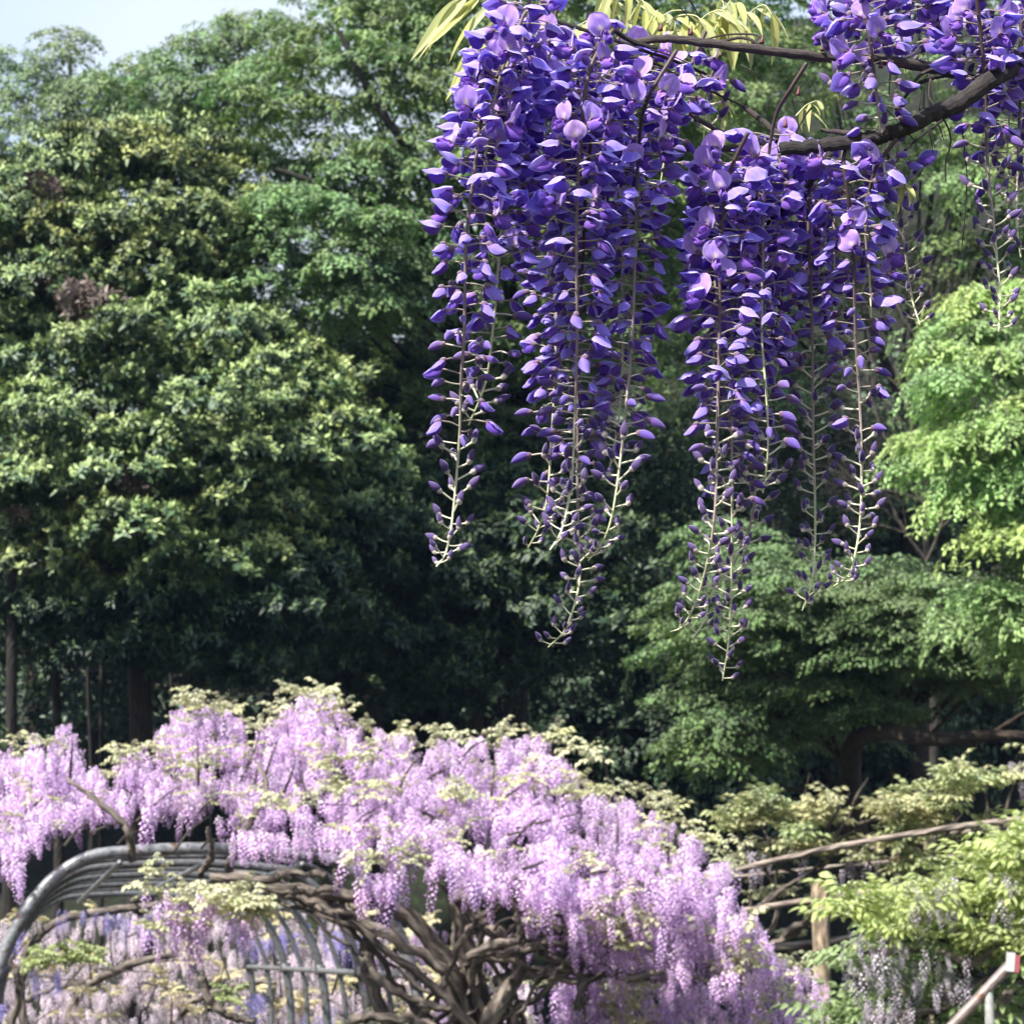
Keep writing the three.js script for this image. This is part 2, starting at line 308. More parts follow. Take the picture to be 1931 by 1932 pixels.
// the bright green broadleaf tree above
tree('broadleaf_tree', 'tall bright green tree with dark bare limbs behind the left purple racemes', [980, 1800, 47], {
  fork: [960, 760, 47], r: 0.3, bark: [0.045, 0.038, 0.032], twigs: 0.55,
  limbs: [{ pts: [[960, 780, 47], [860, 640, 45.6], [760, 560, 44.2], [640, 540, 43.4], [560, 560, 43]], r: 0.15 }, { pts: [[900, 690, 46.4], [820, 480, 44], [740, 400, 43], [640, 360, 42.6], [520, 320, 42.4]], r: 0.13 }, { pts: [[880, 640, 45.5], [850, 420, 44], [780, 300, 43.2], [700, 180, 43], [640, 60, 43]], r: 0.14 }, { pts: [[960, 760, 47], [960, 520, 46], [900, 300, 45], [880, 100, 45], [860, -80, 45]], r: 0.18 }, { pts: [[980, 760, 47], [1100, 480, 46], [1200, 260, 45.6], [1260, 40, 45.5]], r: 0.16 }],
  crowns: [
    { poly: [[450, 240], [530, 100], [620, -30], [800, -120], [1350, -120], [1480, 200], [1300, 560], [1150, 760], [920, 760], [820, 640], [720, 560], [560, 420], [430, 330]], n: 135, rx: 84, ry: 38, d: 47, bulge: 3.4, gap: 42, per: 52, geos: spr.green, mat: M.leaf, warm: 0.08, low: -0.2, rise: 0.6, size: 1.0 },
    { poly: [[440, 470], [560, 350], [680, 310], [700, 420], [810, 450], [830, 560], [740, 660], [600, 580], [500, 540]], n: 26, rx: 70, ry: 30, d: 43.4, bulge: 1.5, gap: 44, per: 46, geos: [...spr.blue, spr.green[0]], mat: M.leaf, low: -0.2, rise: 0.6 },
    { poly: [[560, 620], [760, 640], [900, 700], [1000, 800], [980, 900], [820, 780], [640, 720]], n: 16, rx: 80, ry: 26, d: 46, bulge: 1.2, gap: 46, per: 34, geos: spr.mid, mat: M.leaf, low: -0.2, rise: 0.6 },
  ],
});
tree('broadleaf_tree', 'olive green tree filling the background just left of and behind the purple racemes', [930, 1800, 58], {
  ground: 2, fork: [930, 600, 58], r: 0.3, bark: [0.05, 0.042, 0.035], twigs: 0.3,
  crowns: [{ poly: [[760, -60], [900, -110], [1500, -110], [1500, 700], [760, 700], [720, 300]], n: 90, rx: 105, ry: 56, d: 58, bulge: 2, gap: 56, per: 34, geos: spr.green, mat: M.leaf, low: -0.4, rise: 0.5, size: 1.5 }],
});
tree('broadleaf_tree', 'pale green feathery tree against the sky at the far upper left', [60, 1800, 62], {
  ground: 2, fork: [60, 420, 62], r: 0.3, twigs: 0.4, limbs: [{ pts: [[60, 430, 62], [120, 260, 62], [135, 110, 62]], r: 0.12 }],
  crowns: [{ poly: [[-130, 170], [40, 130], [100, 170], [112, 75], [150, 70], [170, 170], [260, 160], [300, 230], [330, 300], [240, 330], [100, 380], [-130, 400]], n: 46, rx: 58, ry: 32, d: 61, bulge: 3, gap: 34, per: 34, geos: spr.pale, mat: M.leaf, low: -0.3, rise: 0.5, size: 1.2 }],
});
tree('broadleaf_tree', 'darker green rounded tree crown against the sky right of the pale feathery tree', [370, 1800, 58], {
  ground: 2, fork: [370, 300, 58], r: 0.3, twigs: 0.5, limbs: [{ pts: [[370, 300, 58], [330, 180, 57.6], [300, 120, 57.5]], r: 0.12 }, { pts: [[370, 300, 58], [420, 140, 57.6], [440, 40, 57.5]], r: 0.12 }],
  crowns: [{ poly: [[215, 190], [250, 150], [300, 125], [335, 130], [385, 75], [490, 55], [580, 60], [560, 180], [460, 260], [360, 300], [260, 290], [220, 240]], n: 38, rx: 60, ry: 32, d: 57.5, bulge: 2.5, gap: 40, per: 34, geos: [...spr.pale, ...spr.green], mat: M.leaf, low: -0.3, rise: 0.5, size: 1.15 }],
});
// right side
tree('broadleaf_tree', 'mid green tree with flat layered foliage over a thick level limb at right', [1640, 1800, 38], {
  fork: [1600, 1440, 38], r: 0.26, bark: [0.075, 0.05, 0.035], twigs: 0.5,
  limbs: [{ pts: [[1602, 1450, 37.9], [1612, 1400, 36.2], [1670, 1380, 34.8], [1760, 1395, 34.2], [1880, 1388, 34.2], [2060, 1396, 34.2]], r: 0.19 }, { pts: [[1600, 1440, 38], [1520, 1370, 37], [1430, 1340, 36.4], [1330, 1310, 36]], r: 0.09 }, { pts: [[1600, 1440, 38], [1600, 1300, 37], [1510, 1180, 36.5], [1400, 1090, 36.2]], r: 0.11 }, { pts: [[1640, 1380, 37], [1720, 1280, 36.5], [1800, 1180, 36]], r: 0.1 }],
  crowns: [{ poly: [[1270, 1200], [1320, 1090], [1350, 1010], [1400, 970], [1490, 1080], [1640, 1090], [1800, 1110], [1960, 1160], [2090, 1200], [2090, 1310], [1800, 1310], [1680, 1370], [1560, 1420], [1440, 1390], [1360, 1420], [1290, 1340]], n: 72, rx: 84, ry: 24, d: 37.6, bulge: 2.6, gap: 48, per: 60, geos: spr.mid, mat: M.leaf, low: -0.15, rise: 0.7, warm: 0.08 },
  { name: 'low_foliage', poly: [[1290, 1380], [1360, 1360], [1420, 1400], [1400, 1450], [1320, 1440]], n: 7, rx: 62, ry: 24, d: 36, bulge: 0.6, gap: 34, per: 46, geos: spr.mid, mat: M.leaf, low: -0.2, rise: 0.6, warm: 0.1 }],
});
tree('broadleaf_tree', 'brilliant yellow-green tree leaning in from the right edge', [2080, 1800, 32], {
  fork: [2060, 1120, 32], r: 0.22, twigs: 0.4, limbs: [{ pts: [[2060, 1120, 32], [1960, 900, 31.4], [1860, 780, 31]], r: 0.1 }, { pts: [[2060, 1120, 32], [1960, 1060, 31.4], [1880, 1010, 31]], r: 0.08 }],
  crowns: [{ poly: [[1770, 680], [1840, 560], [1950, 520], [2110, 520], [2110, 1290], [1890, 1270], [1810, 1190], [1910, 1040], [1810, 990], [1730, 930], [1700, 850], [1750, 770]], n: 70, rx: 66, ry: 30, d: 31.8, bulge: 1.8, gap: 40, per: 60, geos: spr.lime, mat: M.youngLeaf, low: -0.25, rise: 0.6, warm: 0.12, size: 0.95 }],
});
tree('broadleaf_tree', 'loose green tree with gaps of sky behind the branch at the upper right', [1750, 1800, 52], {
  ground: 1, fork: [1700, 760, 52], r: 0.3, bark: [0.06, 0.05, 0.042], twigs: 0.7,
  limbs: [{ pts: [[1700, 760, 52], [1600, 520, 51], [1480, 300, 50.5], [1400, 100, 50.5]], r: 0.11 }, { pts: [[1700, 760, 52], [1740, 500, 51], [1760, 260, 50.5], [1720, 0, 50.5]], r: 0.1 }, { pts: [[1700, 760, 52], [1860, 560, 51], [1960, 300, 51]], r: 0.1 }],
  crowns: [
    { poly: [[1280, 0], [1480, -110], [1700, -60], [2100, -110], [2100, 520], [1850, 520], [1600, 620], [1480, 760], [1320, 820], [1240, 600]], n: 84, rx: 84, ry: 38, d: 52, bulge: 3, gap: 52, per: 36, geos: spr.green, mat: M.leaf, low: -0.3, rise: 0.5, size: 1.1 },
    { poly: [[1760, 300], [1840, 250], [2060, 260], [2060, 470], [1860, 440]], n: 16, rx: 60, ry: 28, d: 48, bulge: 1, gap: 34, per: 30, geos: [...spr.lime, ...spr.pale], mat: M.leaf, low: -0.3, rise: 0.5, size: 1.1 },
    { poly: [[1250, 820], [1360, 760], [1540, 760], [1680, 820], [1900, 620], [1880, 900], [1720, 1000], [1500, 1060], [1380, 960], [1280, 1000]], n: 46, rx: 76, ry: 34, d: 50, bulge: 1.5, gap: 40, per: 34, geos: [...spr.dark, ...spr.mid], mat: M.leaf, low: -0.3, rise: 0.5, size: 1.1 },
  ],
});
{ // leafless grey tree
  const base = P(1745, 1800, 41); base.y = 0;
  const t = thing('leafless_tree', 'leafless tree of tangled grey twigs between the right purple racemes and the yellow-green tree', 'tree', base);
  const b = new Build(), fork = P(1745, 1010, 41), col = [0.24, 0.215, 0.19];
  limb(b, [base, P(1760, 1300, 41), fork], 0.1, 0.06, [0.07, 0.06, 0.052]); part('trunk', b.geo(), M.bark, t);
  const tw = new Build();
  const grow = (p, dir, len, r, k) => {
    const mid = p.clone().addScaledVector(dir, len * 0.5).add(V(rr(-1, 1), rr(-1, 1), rr(-0.6, 0.6)).multiplyScalar(len * 0.1)), end = p.clone().addScaledVector(dir, len).add(V(0, rr(-0.1, 0.15) * len, 0));
    tw.tube(curve([p, mid, end], 4), (s) => r * (1 - 0.4 * s), k > 2 ? 5 : 3, () => mulc(col, rr(0.8, 1.3)), 0, false);
    if (k > 0) for (let i = 0; i < (k > 3 ? 5 : 3); i++) { const f = rr(0.3, 1), q = p.clone().lerp(mid, Math.min(1, f * 2)).lerp(end, Math.max(0, f * 2 - 1)); grow(q, dir.clone().add(V(rr(-1, 1), rr(-0.7, 0.9), rr(-0.5, 0.5)).multiplyScalar(0.95)).normalize(), len * rr(0.45, 0.75), r * 0.55, k - 1); }
  };
  for (const [u, v] of [[1560, 560], [1640, 480], [1760, 460], [1820, 520], [1600, 760], [1560, 960], [1700, 640], [1830, 700]]) { const q = P(u, v, 41 + rr(-1, 1)); grow(fork.clone().add(V(0, rr(-0.5, 0.6), 0)), q.clone().sub(fork).normalize(), q.distanceTo(fork) * 0.62, 0.034, 4); }
  const o = part('twigs', tw.geo(), M.bark, t); o.userData = { kind: 'stuff' };
}
// trees of the dark wood on the bank
reseed(31);
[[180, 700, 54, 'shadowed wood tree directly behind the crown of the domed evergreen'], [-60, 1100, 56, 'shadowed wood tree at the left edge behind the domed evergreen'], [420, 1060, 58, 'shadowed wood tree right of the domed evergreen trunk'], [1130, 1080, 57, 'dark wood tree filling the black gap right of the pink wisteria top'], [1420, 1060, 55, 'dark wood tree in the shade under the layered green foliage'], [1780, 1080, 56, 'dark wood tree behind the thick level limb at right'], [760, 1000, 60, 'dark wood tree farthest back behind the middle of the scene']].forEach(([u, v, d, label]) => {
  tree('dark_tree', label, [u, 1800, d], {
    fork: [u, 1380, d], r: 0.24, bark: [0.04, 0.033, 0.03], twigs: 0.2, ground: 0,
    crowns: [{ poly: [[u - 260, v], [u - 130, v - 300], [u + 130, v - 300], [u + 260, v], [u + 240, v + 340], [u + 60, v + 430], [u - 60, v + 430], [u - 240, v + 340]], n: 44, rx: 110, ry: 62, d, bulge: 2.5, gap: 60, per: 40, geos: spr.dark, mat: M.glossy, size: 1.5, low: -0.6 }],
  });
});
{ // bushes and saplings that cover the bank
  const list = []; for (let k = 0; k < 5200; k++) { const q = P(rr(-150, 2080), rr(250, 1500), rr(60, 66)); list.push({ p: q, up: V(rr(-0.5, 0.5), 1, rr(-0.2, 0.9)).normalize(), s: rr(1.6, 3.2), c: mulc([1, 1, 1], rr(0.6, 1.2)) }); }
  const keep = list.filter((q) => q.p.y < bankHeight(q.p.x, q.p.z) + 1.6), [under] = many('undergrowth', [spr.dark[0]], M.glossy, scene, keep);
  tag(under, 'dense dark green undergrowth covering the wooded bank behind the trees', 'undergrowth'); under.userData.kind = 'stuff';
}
// slim stems at the lower left
const stems = [[20, 40, 0.13, 'thick dark trunk rising at the left edge above the pink wisteria'], [112, 43, 0.11, 'dark trunk standing second from the left edge'], [172, 47, 0.05, 'slim dark stem left of the domed evergreen trunk'], [196, 46, 0.06, 'slim dark stem close beside the domed evergreen trunk'], [330, 46, 0.05, 'slim dark stem just right of the domed evergreen trunk'], [362, 47, 0.06, 'slim dark stem in the shade second right of the domed evergreen trunk'], [398, 48, 0.05, 'slim dark stem in the shade third right of the domed evergreen trunk']];
for (const [u, d, r, label] of stems) {
  const base = P(u, 1800, d); base.y = 0;
  const t = thing('slim_tree', label, 'tree trunk', base), b = new Build(), top = P(u + rr(-12, 12), 960, d);
  b.tube(curve([base, P(u + rr(-6, 6), 1500, d), P(u + rr(-8, 8), 1250, d), top], 14), (s) => r * (1 - 0.35 * s), 8, () => [0.04, 0.032, 0.028], 0.05);
  part('trunk', b.geo(), M.bark, t);
  const L = []; for (let k = 0; k < 3; k++) L.push({ p: top.clone().add(V(rr(-0.6, 0.6), rr(-0.3, 0.8), rr(-0.4, 0.4))), rx: 0.8, ry: 0.45, rz: 0.8 });
  many('crown', spr.dark, M.glossy, t, shootsOn(L, 34));
}
{ // low dark shrub at the left
  const base = P(30, 1800, 36); base.y = 0;
  const t = thing('evergreen_shrub', 'low dark glossy shrub at the left edge just above the pink wisteria', 'shrub', base), b = new Build();
  b.tube([base, P(30, 1440, 36)], (s) => 0.06 - 0.03 * s, 6, () => [0.06, 0.05, 0.04]); part('trunk', b.geo(), M.bark, t);
  many('crown', ros.dark, M.glossy, t, shootsOn(boughs([[-90, 1400], [40, 1385], [80, 1430], [90, 1600], [-90, 1600]], 12, 60, 40, 36, 0.6, 30), 40));
}

// ---------------------------------------------------------------- arbor tunnel
reseed(41);
const YAW = 12.2 * Math.PI / 180, AX = V(-Math.sin(YAW), 0, -Math.cos(YAW)), AP = V(Math.cos(YAW), 0, -Math.sin(YAW));
const arbor0 = (() => { const q = P(395, 1800, 18.2); q.y = 0; return q; })();   // middle of the nearest arch, on the ground
const AW = 1.78, AH = 2.42, AR = 1.0, AV = 1.65;
const inArbor = (along, across, y) => arbor0.clone().addScaledVector(AX, along).addScaledVector(AP, across).add(V(0, y, 0));
{
  const t = thing('arbor_tunnel', 'long grey metal arched tunnel frame carrying the pink wisteria at the lower left', 'arbor', arbor0);
  const archPts = (along) => {
    const o = []; o.push(inArbor(along, -AW, 0), inArbor(along, -AW, (AH - AV) * 0.5));
    for (let k = 0; k <= 8; k++) { const a = Math.PI - k / 8 * Math.PI / 2; o.push(inArbor(along, -AW + AR + Math.cos(a) * AR, AH - AV + Math.sin(a) * AV)); }
    for (let k = 1; k < 5; k++) o.push(inArbor(along, lerp(-AW + AR, AW - AR, k / 5), AH + 0.04 * Math.sin(k / 5 * Math.PI)));
    for (let k = 0; k <= 8; k++) { const a = Math.PI / 2 - k / 8 * Math.PI / 2; o.push(inArbor(along, AW - AR + Math.cos(a) * AR, AH - AV + Math.sin(a) * AV)); }
    o.push(inArbor(along, AW, (AH - AV) * 0.5), inArbor(along, AW, 0)); return o;
  };
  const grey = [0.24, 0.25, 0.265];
  let k = 0;
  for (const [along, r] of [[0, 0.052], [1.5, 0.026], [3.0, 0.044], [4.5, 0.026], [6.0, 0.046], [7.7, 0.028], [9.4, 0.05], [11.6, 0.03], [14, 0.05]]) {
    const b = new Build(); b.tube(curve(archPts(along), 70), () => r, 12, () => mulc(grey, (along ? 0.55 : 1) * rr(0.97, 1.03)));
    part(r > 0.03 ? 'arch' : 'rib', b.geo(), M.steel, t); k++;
  }
  for (const [across, y, r] of [[-AW + 0.1, 1.52, 0.022], [AW - 0.1, 1.5, 0.03], [-0.75, AH - 0.01, 0.024], [0, AH + 0.02, 0.024], [0.75, AH - 0.01, 0.024], [AW - 0.42, AH - 0.22, 0.022], [-AW + 0.42, AH - 0.22, 0.022]]) {
    const b = new Build(); b.tube([inArbor(-0.05, across, y - 0.075), inArbor(7, across, y - 0.075), inArbor(14.1, across, y - 0.075)], () => r, 10, () => grey); part('rail', b.geo(), M.steel, t);
  }
  for (const along of [0, 3, 6, 9.4]) for (const s of [-1, 1]) { const b = new Build(), c = inArbor(along, s * (AW - 0.09), 1.43); b.tube([c.clone().add(V(0, -0.05, 0)), c.clone().add(V(0, 0.05, 0))], () => 0.062, 12, () => [0.12, 0.12, 0.13]); part('bracket', b.geo(), M.steel, t); }
}

// ---------------------------------------------------------------- wisteria seen from some way off
function wisteria(name, label, base, o) {
  const t = thing(name, label, 'wisteria', base);
  (o.trunks ?? []).forEach((l) => {
    const b = new Build(), pts = l.pts.map((c) => P(...c)); if (l.ground) pts.unshift(pts[0].clone().setY(0).add(V(rr(-0.1, 0.1), 0, 0)));
    const c = curve(pts, l.n ?? 26).map((q, i) => q.add(V(fbm(i * 0.45, l.r * 90, 1, 2), fbm(i * 0.45, l.r * 70, 9, 2), fbm(i * 0.45, 5, l.r * 50, 2)).multiplyScalar((l.wob ?? 1) * Math.min(l.r * 1.6, 0.09))));
    b.tube(c, (s) => l.r * (1 - (l.taper ?? 0.5) * s) * (1 + 0.4 * fbm(s * 11, l.r * 60, 3, 3)), 14, () => mulc(l.col ?? [0.35, 0.31, 0.275], rr(0.8, 1.15)), 0.2);
    part(l.name ?? 'limb', b.geo(), M.bark, t);
  });
  const rac = [], lv = [];
  for (const [n, from, to, d] of o.strands ?? []) { for (let k = 0; k < n; k++) { const a = from[Math.floor(R() * from.length)], z = to[Math.floor(R() * to.length)], dd = d + rr(-0.25, 0.35), r = rr(0.016, 0.042); const pts = [P(a[0] + rr(-30, 30), a[1], dd), P(lerp(a[0], z[0], 0.35) + rr(-50, 50), lerp(a[1], z[1], 0.4) + rr(-20, 20), dd + rr(-0.15, 0.15)), P(lerp(a[0], z[0], 0.7) + rr(-40, 40), lerp(a[1], z[1], 0.75) + rr(-20, 20), dd + rr(-0.15, 0.15)), P(z[0] + rr(-40, 40), z[1] + rr(-15, 15), dd)]; const c = curve(pts, 26).map((q, i) => q.add(V(fbm(i * 0.5, k * 7.3, 1, 2), fbm(i * 0.5, k * 5.1, 9, 2), fbm(i * 0.4, 5, k, 2)).multiplyScalar(0.09))), b = new Build(); b.tube(c, (s) => r * (1 - 0.45 * s) * (1 + 0.35 * fbm(s * 12, k * 3.7, 3, 2)), 9, () => mulc([0.34, 0.3, 0.265], rr(0.75, 1.2)), 0.16); part('limb', b.geo(), M.bark, t); } }
  for (const a of o.areas) {
    for (const [u, v] of sampleIn(a.poly, a.n ?? 0)) {
      const cl = fbm(u * 0.016, v * 0.022, a.seed ?? 1, 4); if (cl < (a.thin ?? -0.09)) continue;
      const d = a.d(u, v) + rr(-1, 1) * (a.spread ?? 0.5) + fbm(u * 0.012, v * 0.016, 90, 2) * 1.4 * (a.spread ?? 0.5), k = rr(0.72, 1.25) * (1 + 0.5 * fbm(u * 0.01, v * 0.01, 40 + (a.seed ?? 1), 2)), w = rr(0, 0.3);
      rac.push({ p: P(u, v, d), up: V(rr(-0.22, 0.22), 1, rr(-0.22, 0.22)).normalize(), s: (R() < 0.25 ? rr(0.8, 1.2) : rr(0.42, 0.85)) * (a.size ?? 1), c: mulc(mixc(a.tint ?? [1, 1, 1], [1.15, 1.1, 1.05], w), k), near: d, i: a.pal ?? 0 });
    }
    for (const [u, v] of sampleIn(a.poly, a.leaves ?? 0)) {
      const cl = fbm(u * 0.009 + 50, v * 0.014, a.seed ?? 1, 3); if (cl < (a.leafThin ?? 0)) continue;
      for (let i = 0; i < (a.clump ?? 3); i++) { const k = rr(0.75, 1.25), q = P(u + rr(-22, 22), v + rr(-12, 12), a.d(u, v) + rr(-1, 1) * (a.spread ?? 0.5) - 0.1); lv.push({ p: q, up: V(rr(-0.4, 0.4), 1, rr(-0.4, 0.4)).normalize(), s: rr(0.7, 1.25) * (a.leafSize ?? 1), c: mulc(mixc(a.leafTint ?? [1, 1, 1], a.leafTint2 ?? a.leafTint ?? [1, 1, 1], clamp(0.5 + 2 * fbm(u * 0.02, v * 0.03, 77, 2), 0, 1)), k) }); }
    }
  }
  for (const [u, v, d, n, w] of o.tufts ?? []) for (let i = 0; i < n * 0.36; i++) lv.push({ p: P(u + rr(-1, 1) * w, v + (rr(-0.5, 0.5) + rr(-0.6, 0.5) * R()) * Math.min(w, 34), d + rr(-0.5, 0.3)), up: V(rr(-0.4, 0.4), 1, rr(-0.4, 0.4)).normalize(), s: rr(0.55, 1.15) * (o.tuftSize ?? 1), c: mulc(o.tuftTint ?? [1, 1, 1], rr(0.8, 1.2)) });
  rac.sort((a, b) => a.near - b.near);
  const solo = Math.min(o.solo ?? 300, rac.length);
  rac.slice(0, solo).forEach((q, i) => { const set = o.racemes[q.i], m = new THREE.Mesh(set.geo[i % set.geo.length], set.mats[i % set.mats.length]); m.name = 'raceme'; m.castShadow = m.receiveShadow = true; m.applyMatrix4(placed({ ...q, p: q.p.clone().sub(t.position) })); t.add(m); });
  o.racemes.forEach((set, k) => { const rest = rac.slice(solo).filter((q) => q.i === k); many('raceme_mass', set.geo, set.mat, t, rest); });
  if (lv.length) many('leaves', o.leafGeo, M.youngLeaf, t, lv);
  if (o.twigs) { const b = new Build(); for (let k = 0; k < o.twigs.n; k++) { const [[u, v]] = sampleIn(o.twigs.poly, 1), d = o.twigs.d(u, v) + rr(-0.4, 0.4), a = rr(-0.6, 1.9), l = rr(40, 150); b.tube(curve([P(u, v, d), P(u + Math.cos(a) * l * 0.5 + rr(-12, 12), v - Math.sin(a) * l * 0.5, d + rr(-0.2, 0.2)), P(u + Math.cos(a) * l + rr(-20, 20), v - Math.sin(a) * l * 0.8, d + rr(-0.3, 0.3))], 7), (s) => (0.022 - 0.016 * s) * (o.twigs.r ?? 1), 5, () => mulc(o.twigs.col ?? [0.17, 0.145, 0.13], rr(0.8, 1.2)), 0.1, false); } part('twigs', b.geo(), M.bark, t).userData = { kind: 'stuff' }; }
  return t;
}
const tinted = (c) => { const m = M.softPetal.clone(); m.color.setRGB(...c); return m; };
const PINK = [[0.74, 0.54, 0.81], [0.6, 0.36, 0.74], [0.44, 0.2, 0.62]];
const pinkGeo = [0, 1, 2, 3, 4].map((k) => farRaceme([0.16, 0.22, 0.26, 0.31, 0.36][k], rr(0.036, 0.052), PINK, 30 + 6 * k));
const pinkMats = [[1, 1, 1], [1.15, 1.12, 1.08], [0.86, 0.84, 0.93], [1.2, 1.2, 1.12]].map(tinted);
const paleLeaf = [0, 1, 2].map((k) => leafTuft([[0.48, 0.49, 0.24], [0.45, 0.47, 0.28], [0.53, 0.52, 0.32]][k], 4, { l: 0.052, w: 0.04, len: 0.12, n: 3 }));
const topD = (u, v) => 17.4 + clamp((1640 - v) / 300, 0, 1.2) * 3 + clamp((u - 900) / 600, 0, 1) * 0.6;
